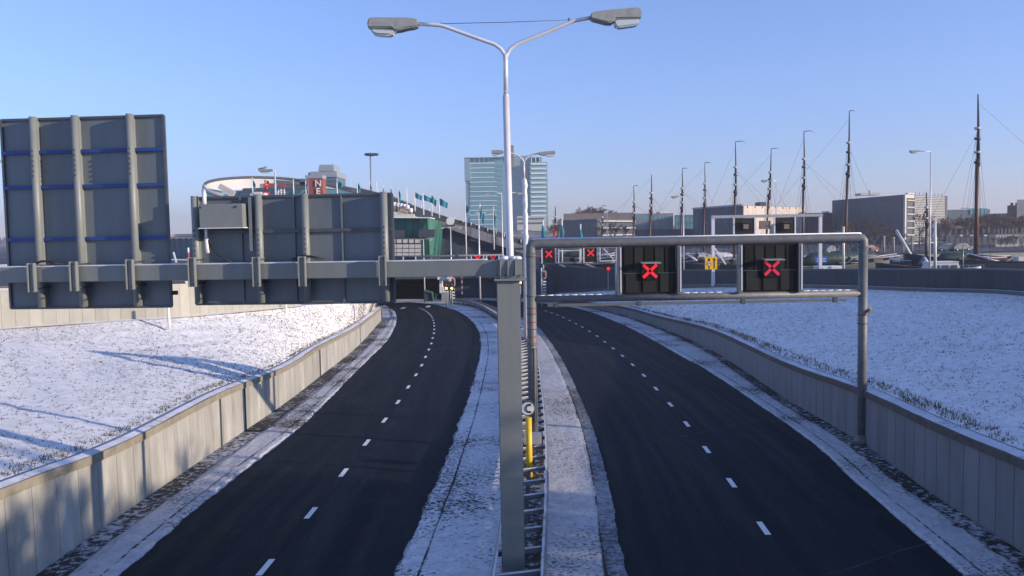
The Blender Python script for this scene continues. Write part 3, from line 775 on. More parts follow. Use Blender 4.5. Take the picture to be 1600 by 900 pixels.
# ------------------------------------------------------------------ street lamps
def lamp_head(parent, body, lens, Y, wd, tip=1):
    for prof, nm, mt, ww in ((body, 'lamp_head', 'lamp_shell', wd), (lens, 'lens', 'lamp_lens', wd*.8)):
        mb = MB(); pr = [P(a, b_, Y) + Vector((0, ww/2, 0)) for a, b_ in prof]
        mb.prism(pr, (0,-ww,0)); o = mb.build(nm, mt, parent, bevel=wd*.09 if nm == 'lamp_head' else wd*.12, fixn=True); parent2 = o
        if nm == 'lamp_head': head = o
        else:
            o.parent = head; o.matrix_parent_inverse = head.matrix_parent_inverse.copy() if False else Matrix.Identity(4)
YL = 21.0
bx = X(797.5, YL, 420)
l1 = thing('street_lamp', 'tall white double-armed street lamp right behind the grey column', 'street lamp', (bx, YL, zr(YL)))
topz = Zp(790, 152, YL)
mb = MB(); tp = P(790.5, 150, YL); mb.tube([(bx, YL, zr(YL)), tuple(P(797,400,YL)), tuple(tp)], [.105,.09,.078], 16); mb.tube([tp, tp+Vector((0,0,.04))], [.078,.055], 16); mb.build('pole', 'lamp_pole', l1)
mb = MB(); mb.tube([tp, P(790,100,YL), P(789.7,84,YL)], .056, 14)
for py in (120, 143): mb.tube([P(789,py,YL-.08), P(791.5,py,YL+.04)], .02, 6)
mb.build('upper_pole', 'lamp_pole', l1)
armL = [P(*p, YL) for p in ((789.5,96),(788.5,86),(783,77),(773,69.5),(735,56),(698,42.5),(688,39.5),(675,38.5),(654,37.5))]
armR = [P(*p, YL) for p in ((790.5,96),(791.5,86),(797,76),(808,68.5),(850,52),(888,36),(897,32.5),(908,30.5),(924,27.5))]
for am in (armL, armR): mb = MB(); mb.tube(am, .045, 12); mb.build('arm', 'lamp_pole', l1)
mb = MB(); mb.tube([P(689.5,37,YL), P(790,34.8,YL), P(892,31,YL)], .008, 5); mb.tube([P(689,40,YL), P(689,35.5,YL)], .02, 6); mb.tube([P(889,35,YL), P(889,28.5,YL)], .02, 6); mb.build('stay_wire', 'steel_dark', l1)
def heads(parent, Y, wd, s=1.0, offs=None, left=True, right=True):
    bl_ = [(577,29.5),(634,29.5),(650,31),(654.5,35),(654.5,41),(650,44.5),(636,46.5),(626,49.5),(617,50),(613,46),(577,46),(575,42)]
    ll_ = [(579,46),(621,47),(618,54),(612,57.5),(590,56.5),(582,53)]
    br_ = [(924,22),(930,20),(965,16.5),(997,13.5),(999.5,16),(1002,27),(999,31),(962,31.5),(958,37),(950,38.5),(932,34),(923,31.5),(921,27)]
    lr_ = [(958,36),(962,31.5),(999,30),(996,40),(992,41.5),(966,45),(962,44)]
    def T(q): return [offs(a, b_) for a, b_ in q] if offs else q
    if left: lamp_head(parent, T(bl_), T(ll_), Y, wd)
    if right: lamp_head(parent, T(br_), T(lr_), Y, wd)
heads(l1, YL, .36)
# second double lamp on the median
Y2 = 60.0; k2 = .236
def o2(a, b_): return (819.5+(a-790)*k2, 243.5+(b_-90)*k2+ (3 if True else 0) + .0*(a))
b2 = X(821, Y2, 480)
l2 = thing('street_lamp', 'smaller double-armed street lamp with a snow-crusted pole, second along the median', 'street lamp', (b2, Y2, zr(Y2)))
mb = MB(); mb.tube([P(818.5,252,Y2), P(819,278,Y2)], .07, 10); mb.tube([P(819,278,Y2)]+[P(820+.02*(y-300)+(.5 if i%2 else -.3), y, Y2) for i, y in enumerate(range(282,380,8))]+[Vector((b2,Y2,zr(Y2)))], [.09]+[.17+.025*math.sin(i*1.9) for i in range(13)]+[.17], 12); mb.build('pole', 'lamp_pole', l2)
for am in (((818.5,254),(816.5,249),(811,244),(804,240.5),(797,239.3),(787,238.7)), ((818.5,254),(821,249),(826,244),(832,241),(838,240.5),(842,239.5))):
    mb = MB(); mb.tube([P(*p, Y2) for p in am], .05, 8); mb.build('arm', 'lamp_pole', l2)
def mapbox(src, dst):
    (a0,b0,a1,b1), (c0,d0,c1,d1) = src, dst
    return lambda a, b_: (c0+(a-a0)/(a1-a0)*(c1-c0), d0+(b_-b0)/(b1-b0)*(d1-d0))
heads(l2, Y2, .36, offs=mapbox((575,29,655,58), (768,234.5,787,244.5)), right=False)
heads(l2, Y2, .36, offs=mapbox((921,13,1002,45), (840,235.5,868,245.5)), left=False)
def t_lamp(px, pyb, pyt, lx, rx, D, label, basez=None, hw=.22, hh=2.2, cat='street lamp', single=False, tint_='lamp_pole', r=.07, headw=None):
    """small lamp: pole with flat heads at px positions lx and rx"""
    b0 = P(px, pyb, D); z0 = basez if basez is not None else b0.z
    t_ = thing('street_lamp', label, cat, (b0.x, D, z0))
    tp = P(px, pyt, D); tp.x = b0.x
    mb = MB(); mb.tube([(b0.x, D, z0), tuple(tp)], [r, r*.6], 8); mb.build('pole', tint_, t_)
    for a in (lx, rx):
        if a is None: continue
        hd = P(a, pyt, D); hd.z = tp.z
        sgn = 1 if hd.x > tp.x else -1; hl = headw or min(.9, abs(hd.x-tp.x)*.6)
        mb = MB(); mb.tube([tp, Vector((hd.x-sgn*hl*.9, D, tp.z+.08))], .035, 6); mb.build('arm', tint_, t_)
        mb = MB(); x_ = hd.x-sgn*hl
        pr = [Vector((x_, D+hw/2, tp.z+.02)), Vector((x_+sgn*hl*.4, D+hw/2, tp.z-.05)), Vector((hd.x, D+hw/2, tp.z)), Vector((hd.x, D+hw/2, tp.z+(.13 if hw > .3 else .09))), Vector((x_, D+hw/2, tp.z+(.12 if hw > .3 else .08)))]
        mb.prism(pr, (0,-hw,0)); h_ = mb.build('lamp_head', 'lamp_shell', t_, fixn=True)
        mb = MB(); mb.prism([Vector((x_+sgn*hl*.35, D+hw*.35, tp.z-.05)), Vector((hd.x-sgn*.04, D+hw*.35, tp.z-.01)), Vector((hd.x-sgn*hl*.15, D+hw*.35, tp.z-.12)), Vector((x_+sgn*hl*.45, D+hw*.35, tp.z-.15))], (0,-hw*.7,0)); o = mb.build('lens', 'lamp_lens', t_, fixn=True)
        o.parent = h_; o.matrix_parent_inverse = Matrix.Identity(4)
    return t_
t_lamp(787, 478, 302, 757, 817, 95, 'double street lamp third along the median, heads left and right of the tall white pole', zr(95), r=.09)
t_lamp(750.5, 472.5, 333, 728, 771, 103, 'double street lamp with a pale pole just left of the column, beside the bent barrier', zr(103), r=.11)
t_lamp(706, 452, 355.5, 688.5, 723, 110, 'T-shaped double street lamp in front of the dark museum wall', zr(110), r=.1)
t_lamp(663.5, 455, 374, 657.5, 676.5, 108, 'short T-shaped street lamp in front of the green copper wall', zr(108), r=.09)
t_lamp(436.5, 470, 267, 405, None, 62, 'single-armed street lamp rising behind the wide sign board, a gull on its head', -4.6, r=.08, headw=1.0, hw=.5)
t_lamp(-14, 470, 253, 3, None, 60, 'street lamp head at the left picture edge beside the tall sign', -4.6, headw=.9)
t_lamp(1452.5, 418, 237, 1422, None, 80, 'single-armed white street lamp in front of the pale slatted building', -6, r=.09, headw=.8, hw=.4)
t_lamp(1213, 430, 283, 1190, None, 88, 'single-armed street lamp beside the leaning mast', -6, r=.06, headw=.7, hw=.35)
t_lamp(1068.5, 440, 308, 1049, None, 92, 'single-armed street lamp left of the small square gantry', -6, r=.07, headw=.8, hw=.35)
t_lamp(950, 440, 327, 930, None, 118, 'street lamp with one head in front of the brown apartment block', -6, r=.06, headw=.9, hw=.35)
# the gull
gp = P(411, 263.5, 62)
gl = MB(); gl.sphere(gp, .13, 8, (1.7,.8,.8)); gl.sphere(gp+Vector((.17,0,.10)), .07, 8); gl.tube([gp+Vector((.22,0,.1)), gp+Vector((.33,0,.08))], [.025,.005], 5); gl.tube([gp-Vector((.15,0,0)), gp-Vector((.36,0,-.02))], [.07,.02], 6)
gl.tube([gp-Vector((0,.03,.08)), gp-Vector((0,.03,.2))], .012, 4)
tag(gl.build('gull', 'facade_grey'), 'gull standing on the lamp head behind the wide sign board', 'bird')
# high mast light
hm = thing('high_mast_light', 'thin high mast with a ring of floodlights above the museum roof', 'floodlight mast', (X(580,150,300),150,-5.2))
mb = MB(); a = P(580.5,302,150); mb.tube([(a.x,150,-5.2), (a.x,150,Zp(580,240,150))], [.3,.14], 8); mb.build('pole', 'galvanised', hm)
for k in range(8):
    an = k*math.pi/4; c = P(580.5,241.5,150); mb = MB(); mb.box((c.x+math.cos(an)*.9-.28, 150+math.sin(an)*.9-.28, c.z-.15), (c.x+math.cos(an)*.9+.28, 150+math.sin(an)*.9+.28, c.z+.18)); mb.tube([c, c+Vector((math.cos(an)*.7, math.sin(an)*.7, 0))], .05, 4); mb.build('floodlight', 'steel_dark', hm)

# ------------------------------------------------------------------ pipe gantry with lane signals
YG = 30.0
gx0, gx1 = X(829.5, YG, 420), X(1347.5, YG, 540)
gb = GZ
zt1 = (Zp(829, 380.5, YG)+Zp(1340, 372.5, YG))/2; zb1_ = (Zp(829, 468.5, YG)+Zp(1340, 457.5, YG))/2
pg = thing('pipe_gantry', 'steel pipe portal gantry spanning the right carriageway, snow on its top pipe', 'gantry', ((gx0+gx1)/2, YG, zr(YG)))
zgr = zr(YG)
rp = .165
mb = MB(); mb.tube([(gx0,YG,zt1-.3), (gx0,YG,zgr)], rp, 20); mb.tube([(gx0,YG,zgr), (gx0,YG,zgr+.25)], [.3,.17], 16)
mb.build('post', 'pipe_steel', pg)
mb = MB(); mb.tube([(gx1,YG,zt1-.3), (gx1,YG,zgr)], rp*.95, 20); mb.tube([(gx1,YG,zgr), (gx1,YG,zgr+.35)], [.36,.17], 16); mb.build('post', 'pipe_steel', pg)
mb = MB(); mb.tube([(gx0,YG,zt1-.3),(gx0,YG,zt1-.1),(gx0+.06,YG,zt1-.02),(gx0+.2,YG,zt1),(gx1-.2,YG,zt1),(gx1-.06,YG,zt1-.02),(gx1,YG,zt1-.1),(gx1,YG,zt1-.3)], rp, 20, cap=False); mb.build('top_pipe', 'pipe_steel', pg)
mb = MB(); mb.tube([(gx0+.1,YG,zb1_),(gx1-.1,YG,zb1_)], .125, 16); mb.build('lower_pipe', 'pipe_steel', pg)
mb = MB(); mb.tube([(gx0+.08,YG,zt1+rp-.03),(gx1-.08,YG,zt1+rp-.03)], .06, 8); mb.build('snow_layer', 'snow_cap', pg)
mb = MB()
for k in range(40):
    if True: x = gx0+.2+(gx1-gx0-.4)*k/40; mb.tube([(x,YG,zb1_+.105),(x+(gx1-gx0)/40*1.02,YG,zb1_+.105)], .035+.01*random.random(), 6)
mb.build('snow_layer', 'snow_cap', pg)
zc_ = (Zp(829, 478.5, YG)+Zp(1320, 467.5, YG))/2
mb = MB(); mb.box((X(855,YG), YG-.06, zc_-.05), (X(1322,YG), YG+.06, zc_+.04)); mb.build('cable_tray', 'pipe_steel', pg)
for px in (868, 997, 1160, 1304): mb = MB(); x = X(px, YG); mb.box((x-.05, YG-.08, zc_-.08), (x+.08, YG+.08, zb1_)); mb.build('tray_hanger', 'steel_dark', pg)
for k, py in enumerate((481,490,503,514,526,536)):
    mb = MB(); z = Zp(826, py, YG); mb.tube([(gx0,YG,z-.02),(gx0,YG,z+.02)], rp+.006, 16); mb.build('strap_band', 'rust_band', pg)
for py in (400, 462, 538): mb = MB(); z = Zp(826, py, YG); mb.tube([(gx0,YG,z-.03),(gx0,YG,z+.03)], rp+.015, 16); mb.build('collar', 'pipe_steel', pg)
mb = MB(); z = Zp(1350, 484, YG); mb.box((gx1+.1,YG-.1,z-.13),(gx1+.27,YG+.1,z+.13)); mb.tube([(gx1+.18,YG-.1,z),(gx1+.18,YG-.28,z-.06)], .07, 8); mb.build('detector', 'lamp_shell', pg)
mb = MB(); z = Zp(1350, 505, YG); mb.tube([(gx1,YG,z-.02),(gx1,YG,z+.02)], rp+.012, 16); mb.tube([(gx1,YG,z+.28),(gx1,YG,z+.33)], rp+.012, 16); mb.build('collar', 'rust_band', pg)
mb = MB(); mb.tube([P(825,545,YG-.2),P(839,545,YG-.2),P(839,660,YG-.2)], .02, 6); mb.build('cable_conduit', 'pipe_steel', pg)
mb = MB(); a = P(812, 520, YG+2); mb.box((a.x-.12,a.y,a.z-.15),(a.x+.15,a.y+.4,a.z+.12)); mb.build('junction_box', 'white_paint', pg)

def lane_signal(label, px0, px1, cx, cy, hx, led, hood):
    D = YG-.05; z1 = zt1-rp+.02; z0 = zb1_+.12
    xa, xb = X(px0, D, 415), X(px1, D, 415)
    root = thing('lane_signal', label, 'traffic signal', ((xa+xb)/2, D, z0))
    mb = MB(); mb.box((xa+.1, D-.02, z0), (xb-.1, D+.3, z1)); mb.build('housing', 'signal_black', root)
    for px in (px0, px1):
        x = X(px, D, 415); mb = MB(); mb.box((x-.07,D-.16,z0-.02),(x+.07,D+.12,z1)); mb.build('frame_post', 'pipe_steel', root)
        mb = MB(); mb.box((x+.01,D-.175,z0+.06),(x+.055,D-.16,z1-.04)); mb.build('edge_strip', 'lamp_pole', root)
    wdt = xb-xa; zm = Zp(cx, cy+3, D)
    for k in range(5):
        x = xa+.14+(wdt-.28)*k/5; mb = MB(); mb.box((x+.03,D-.045,zm+.02),(x+(wdt-.28)/5-.03,D-.022,z1-.06)); mb.build('louvre', 'signal_olive' if k%2 else 'signal_black', root)
    for k in range(3):
        x = xa+.14+(wdt-.28)*k/3; mb = MB(); mb.box((x+.08,D-.05,z0+.06),(x+(wdt-.28)/3-.08,D-.022,zm-.03)); mb.build('louvre', 'signal_olive', root)
    mb = MB(); mb.box((xa+.12,D-.06,zm-.012),(xb-.12,D-.022,zm+.012)); mb.build('crossbar', 'steel_dark', root)
    c = P(cx, cy, D-.12); h = hx*D/1350
    mb = MB(); mb.box((c.x-h-.05,D-.12,c.z-h-.06),(c.x+h+.05,D-.02,c.z+h+.04)); sb = mb.build('signal_face', 'signal_black', root)
    mb = MB()
    for a in (1,-1):
        for s_ in (1,-1):
            p = c+Vector((a*h, -.015, s_*h*.95)); q = c+Vector((a*h*.16, -.015, s_*h*.15)); mb.beam(p, q, .10, .012, up=Vector((0,1,0)))
    o = mb.build('red_cross', led, sb)
    mb = MB(); mb.prism([Vector((c.x-h-.1,D-.1,c.z+h+.09)),Vector((c.x+h+.1,D-.1,c.z+h+.09)),Vector((c.x+h+.1,D-.1,c.z+h+.055)),Vector((c.x-h-.1,D-.1,c.z+h+.055))], (0,-.42,-.02)); mb.build('hood', 'lamp_shell', sb)
lane_signal('black lane signal showing a bright red cross, over the left lane', 967.5, 1060.5, 1015.5, 423.5, 10.5, 'led_red', 1)
lane_signal('black lane signal showing a dimmer red cross, over the right lane', 1155.5, 1249, 1206, 419, 11, 'led_red_dim', 0)

# ------------------------------------------------------------------ median safety barrier
Lr = interp(extend_near([G(a, b_, .72) for a, b_ in ((770,895),(783,815),(795,740),(803,680),(808,620),(810,572),(807,540),(797,508),(781,494),(762,482),(749,475),(731,469.5),(703,466))], 5), 180)
Rr = interp(extend_near([G(a, b_, .72) for a, b_ in ((849,892),(854.5,749),(853,673),(847,609),(840,560),(829,530),(815,509),(796,494),(776,482),(757,474),(737,468.5),(703,464.5))], 5), 180)
gr = thing('guard_rail', 'long double guard rail with ladder-like spacers down the middle of the median', 'guard rail', (Lr[30].x, Lr[30].y, zr(Lr[30].y)))
for LL, sg in ((Lr, -1), (Rr, 1)):
    mb = MB(); i_ = shift(LL, -.05*sg)
    prof = ((.0,.0),(.05,.05),(.05,.10),(0,.155),(.05,.21),(.05,.26),(0,.31))
    for (o0, z0), (o1, z1) in zip(prof, prof[1:]): mb.ribbon(off_z(shift(LL, o0*sg), z0-.31), off_z(shift(LL, o1*sg), z1-.31))
    mb.build('rail_beam', 'barrier_steel', gr)
    mb = MB(); mb.ribbon(off_z(shift(LL, -.05*sg), .012), off_z(shift(LL, .0), .012)); mb.build('snow_layer', 'snow_ledge', gr)
tot = [0]
for k in range(1, 180): tot.append(tot[-1]+(Lr[k]-Lr[k-1]).length)
s_ = 0; j = 0; cnt = 0
while s_ < tot[-1] and cnt < 100:
    while j < 178 and tot[j+1] < s_: j += 1
    # pair points of equal distance along the two rails
    f = (s_-tot[j])/max(1e-6, tot[j+1]-tot[j]); a = Lr[j].lerp(Lr[min(j+1,179)], f); b_ = Rr[j].lerp(Rr[min(j+1,179)], f)
    a = Vector((a.x, a.y, zr(a.y)+.58)); b_ = Vector((b_.x, b_.y, zr(b_.y)+.58))
    mb = MB(); mb.beam(a, b_, .14, .10); mb.beam(a.lerp(b_, .5)-Vector((0,0,.7)), a.lerp(b_, .5), .12, .08, up=Vector((0,1,0)))
    sp_ = mb.build('spacer', 'barrier_steel', gr)
    mb = MB(); mb.beam(a.lerp(b_, .03)+Vector((0,-.04,.058)), a.lerp(b_, .97)+Vector((0,-.04,.058)), .05, .02); mb.build('snow_layer', 'snow_ledge', sp_)
    s_ += 1.33; cnt += 1
# dark strip with little snow between the rails
mb = MB(); A_ = [Vector((p.x, p.y, zr(p.y)+.15)) for p in shift(Lr, .1)]; B_ = [Vector((p.x, p.y, zr(p.y)+.15)) for p in shift(Rr, -.1)]
mb.ribbon(A_, B_); struct(mb.build('rail_gap_strip', 'gravel_gutter'))

# ------------------------------------------------------------------ emergency telephone post
YT = 26.0
ep = thing('emergency_phone_post', 'yellow post carrying a round white telephone sign, between the guard rails', 'road sign', (X(827,YT,700), YT, zr(YT)))
xx = X(826.5, YT, 690)
mb = MB(); mb.tube([(xx,YT,zr(YT)),(xx,YT,Zp(826,652,YT))], .095, 14); mb.build('post', 'yellow_paint', ep)
c = P(825, 637.5, YT); c.x = xx-.02
mb = MB(); mb.tube([c+Vector((0,.06,0)), c+Vector((0,-.06,0))], .235, 28); d_ = mb.build('disc', 'steel_dark', ep)
mb = MB(); mb.tube([c+Vector((0,-.055,0)), c+Vector((0,-.065,0))], .195, 28); mb.build('disc_face', 'white_paint', d_)
mb = MB(); arc = [c+Vector((math.cos(t)*.14+.09, -.075, math.sin(t)*.125)) for t in [R(115+13*k) for k in range(11)]]
mb.tube(arc, .022, 6); mb.beam(arc[0]+Vector((-.02,0,-.01)), arc[0]+Vector((.07,0,.0)), .06, .02, up=Vector((0,1,0))); mb.beam(arc[-1]+Vector((-.02,0,.01)), arc[-1]+Vector((.07,0,0)), .06, .02, up=Vector((0,1,0))); mb.build('handset_symbol', 'black_paint', d_)
cbx = thing('cable_box', 'grey box fixed between the guard rails beside the yellow post', 'box', (X(833,26.8), 26.8, zr(26.8)))
mb = MB(); a = P(818,694,26.8); b_ = P(846,678,26.8); mb.box((a.x, 26.75, a.z), (b_.x, 27.1, b_.z)); mb.build('box_body', 'galvanised', cbx, bevel=.01)
mb = MB(); mb.box(((a.x+b_.x)/2-.05, 26.8, zr(26.8)), ((a.x+b_.x)/2+.05, 26.95, a.z)); mb.build('leg', 'steel_dark', cbx)

# ------------------------------------------------------------------ marker posts on the left bank
def marker(px, yb, yt, D, label, r=.06, band=False):
    p = P(px, yb, D); q = P(px, yt, D); t_ = thing('marker_post', label, 'post', p)
    mb = MB(); mb.tube([p-Vector((0,0,.3)), Vector((p.x, p.y, q.z))], r, 8); mb.build('post', 'white_paint', t_)
    if band:
        mb = MB(); mb.tube([Vector((p.x,p.y,q.z-.28)), Vector((p.x,p.y,q.z-.1))], r+.006, 8); mb.build('band', 'red_paint', t_)
marker(264, 504, 472, 41, 'tall white marker post against the pale panel wall below the signs', .07)
marker(447, 488, 473, 50, 'short white marker post at the end of the panel wall', .07)
marker(457.5, 482, 473.5, 55, 'red-banded marker post by the end of the panel wall', .07, True)
marker(530, 478.5, 472.5, 62, 'small white marker post alone on the bank crest', .06)

# ------------------------------------------------------------------ tunnel mouth furniture
def banded(px, yb, yt, D, label, n=6, r=.09, name='banded_pole'):
    p = P(px, yb, D); q = P(px, yt, D); t_ = thing(name, label, 'pole', (p.x, D, p.z))
    for k in range(n):
        mb = MB(); mb.tube([(p.x, D, p.z+(q.z-p.z)*k/n), (p.x, D, p.z+(q.z-p.z)*(k+1)/n)], r, 8); mb.build('band', 'red_paint' if k%2 else 'white_paint', t_)
    return t_
banded(722, 460, 430, 110, 'red and white banded pole in front of the tunnel wall', 7)
def traffic_light(px, yt, yb, ybase, D, label, on=None, bands=True):
    p = P(px, ybase, D); t_ = thing('traffic_light', label, 'traffic light', (p.x, D, zr(D)))
    mb = MB(); mb.tube([(p.x-.3, D+.1, zr(D)), (p.x-.3, D+.1, Zp(px, yt-4, D))], .07, 8); mb.build('pole', 'white_paint', t_)
    a = P(px, yt, D); b_ = P(px, yb, D); h = a.z-b_.z; w2 = h*.26
    pr = []
    for k in range(20):
        an = 2*math.pi*k/20; cx, cz = math.cos(an)*w2, math.sin(an)*w2
        pr.append(Vector((p.x+cx, D+.05, (b_.z+w2 if cz < 0 else a.z-w2)+cz)))
    mb = MB(); mb.prism(pr, (0,-.06,0)); bd = mb.build('backboard', 'white_paint', t_, fixn=True)
    pr2 = [Vector((p.x+(v.x-p.x)*.72, D-.02, (a.z+b_.z)/2+(v.z-(a.z+b_.z)/2)*.86)) for v in pr]
    mb = MB(); mb.prism(pr2, (0,-.08,0)); mb.build('signal_body', 'black_paint', bd, fixn=True)
    for k in range(3):
        z = b_.z+h*(.23+.27*k); mb = MB(); mb.tube([(p.x, D-.10, z), (p.x, D-.14, z)], w2*.42, 10)
        mb.build('signal_lens', on if (on and k == 1) else ('red_paint' if k == 2 else 'glass_dark'), bd)
    if bands:
        for k in range(5):
            z0 = Zp(px, yb+3+k*4.6, D); z1 = Zp(px, yb+5.2+k*4.6, D); mb = MB(); mb.box((p.x-.16, D-.05, z1), (p.x+.22, D+.05, z0)); mb.build('white_band', 'white_paint', t_)
    return t_
traffic_light(708, 433.5, 448, 465, 105, 'traffic light on a white oval board left of the column at the tunnel mouth')
traffic_light(850.5, 422.5, 436, 452, 100, 'traffic light on a white oval board right of the gantry post')
def amber_light(px, py, D, label, single=True):
    p = P(px, py, D); t_ = thing('warning_light', label, 'warning light', (p.x, D, zr(D)))
    mb = MB(); mb.tube([(p.x, D+.15, zr(D)), (p.x, D+.15, p.z+.3)], .06, 6); mb.build('pole', 'lamp_shell', t_)
    mb = MB(); mb.box((p.x-.24,D-.02,p.z-.28),(p.x+.24,D+.12,p.z+.75)); hs = mb.build('housing', 'black_paint', t_)
    mb = MB(); mb.tube([(p.x,D-.03,p.z),(p.x,D-.07,p.z)], .13, 12); mb.build('amber_lens', 'led_amber', hs)
    mb = MB(); mb.tube([(p.x,D-.03,p.z+.45),(p.x,D-.07,p.z+.45)], .13, 12); mb.build('dark_lens', 'brick_red', hs)
amber_light(697.5, 450.5, 101, 'glowing amber warning light beside the white control cabin')
amber_light(706, 450.5, 100, 'glowing amber warning light next to the oval traffic light')
amber_light(813, 441.5, 96, 'glowing amber warning light right of the column head')
cc = thing('control_cabin', 'white control cabin with an overhanging top at the tunnel mouth', 'cabin', (X(692,104), 104, zr(104)))
def bxp(mb, px0, py0, px1, py1, D, dep): a = P(px0, py1, D); b_ = P(px1, py0, D); mb.box((a.x, D, a.z), (b_.x, D+dep, b_.z))
mb = MB(); bxp(mb, 690, 457, 700, 472, 104, 1.2); mb.build('cabin_base', 'lamp_shell', cc)
mb = MB(); bxp(mb, 687, 435, 690.5, 458, 104, 1.2); bxp(mb, 690.5, 448, 699.5, 457, 104, 1.2); mb.build('cabin_wall', 'white_paint', cc)
mb = MB(); bxp(mb, 683.5, 431.5, 699, 437, 103.9, 1.6); mb.build('roof', 'white_paint', cc)
mb = MB(); bxp(mb, 701, 430, 704.5, 439, 103.5, .5); mb.build('side_panel', 'cabin_white', cc)
gs = thing('skip', 'dark green container beside the tunnel mouth', 'container', (X(669,107), 107, zr(107)))
mb = MB(); p_ = [P(663,471,107), P(676.5,470,107), P(675,457,107), P(664,454,107)]; mb.prism(p_, (0,1.6,0)); mb.build('container_body', 'portal_panel', gs, fixn=True)
mb = MB(); mb.beam(P(663,454,106.9), P(675,457.5,106.9), .1, .15); mb.beam(P(675,457.5,106.9), P(677,470,106.9), .1, .2, up=Vector((0,1,0))); mb.build('rim', 'green_paint', gs)
bi = thing('litter_bin', 'small green bin on a stand left of the control cabin', 'bin', (X(681,105),105,zr(105)))
mb = MB(); bxp(mb, 678.5, 459.5, 683.5, 462.5, 105, .5); mb.build('bin_body', 'green_paint', bi); mb = MB(); bxp(mb, 680.3, 462.5, 681.7, 471, 105.1, .1); mb.build('stand', 'white_paint', bi)

# far lane gantries
def far_gantry(label, px0, px1, yt, yb, D, xs, dz=None):
    xa, xb = X(px0, D, 400), X(px1, D, 400); zt_ = (Zp(px0, yt, D)+Zp(px1, yt-(px1-px0)*.018, D))/2; zb_ = zt_-(yb-yt)*D/1350
    t_ = thing('lane_gantry', label, 'gantry', ((xa+xb)/2, D, zr(D)))
    for x in (xa, xb): mb = MB(); mb.tube([(x,D,zr(D)),(x,D,zt_)], .16, 10); mb.build('post', 'galvanised', t_)
    for z in (zt_, zb_): mb = MB(); mb.tube([(xa,D,z),(xb,D,z)], .13, 10); mb.build('cross_pipe', 'pipe_steel', t_)
    out = []
    for cx, cy, led, wd in xs:
        c = P(cx, cy, D-.2); w2 = wd*D/1350
        s_ = thing('lane_signal', f'small {led[1]} on the far gantry, {led[2]}', 'traffic signal', c)
        mb = MB(); mb.box((c.x-w2, D-.18, zb_+.1), (c.x+w2, D+.1, zt_-.1)); h_ = mb.build('housing', 'signal_black', s_)
        mb = MB(); h = .33
        for a in (1,-1): mb.beam(c+Vector((-h,0,-h*a)), c+Vector((h,0,h*a)), .13, .02, up=Vector((0,1,0)))
        mb.build('red_cross', led[0], h_)
        for sg in (-1, 1): mb = MB(); mb.box((c.x+sg*(w2+.12)-.06, D-.2, zb_), (c.x+sg*(w2+.12)+.06, D-.05, zt_)); mb.build('frame_post', 'lamp_pole', s_)
    return t_, xa, xb, zt_, zb_
fg = far_gantry('far pipe gantry over the right carriageway near the tunnel', 794, 963, 389, 412.5, 92, [(857.5,397,('led_red','red cross signal','left one, above the right carriageway'),9), (923,395,('led_red','red cross signal','right one, above the right carriageway'),9)])
mb = MB(); D = 92
for a, b_ in (((937.5,408),(937.5,387)),((963,407),(963,386)),((937.5,408),(963,407)),((943,388),(959,406))): mb.beam(P(*a,D-.3), P(*b_,D-.3), .1, .12, up=Vector((0,1,0)))
for a, b_ in (((873,411),(873,389)),((906,410),(906,389)),((873,392),(906,391))): mb.beam(P(*a,D-.3), P(*b_,D-.3), .1, .12, up=Vector((0,1,0)))
mb.build('walkway_frame', 'lamp_pole', fg[0])
far_gantry('far gantry over the left carriageway, half hidden behind the grey arm', 560, 786, 402.5, 424, 97, [(746,404,('led_red','red cross signal','left of the column'),8), (770,404,('led_red_dim','red cross signal','close to the column'),8), (640,415,('led_red_dim','red cross signal','hidden lane'),8)])
rl = thing('warning_light', 'single red warning lamp below the far gantry frame', 'warning light', (X(950,98),98,zr(98)))
mb = MB(); c = P(950.5,420,98); mb.tube([(c.x,98.2,zr(98)),(c.x,98.2,c.z+.2)], .06, 6); mb.build('pole', 'galvanised', rl); mb = MB(); mb.box((c.x-.8,98.05,c.z-.2),(c.x+.3,98.2,c.z+.2)); h_ = mb.build('housing', 'black_paint', rl); mb = MB(); mb.tube([(c.x,98,c.z),(c.x,97.92,c.z)], .2, 12); mb.build('red_lens', 'led_red', h_)

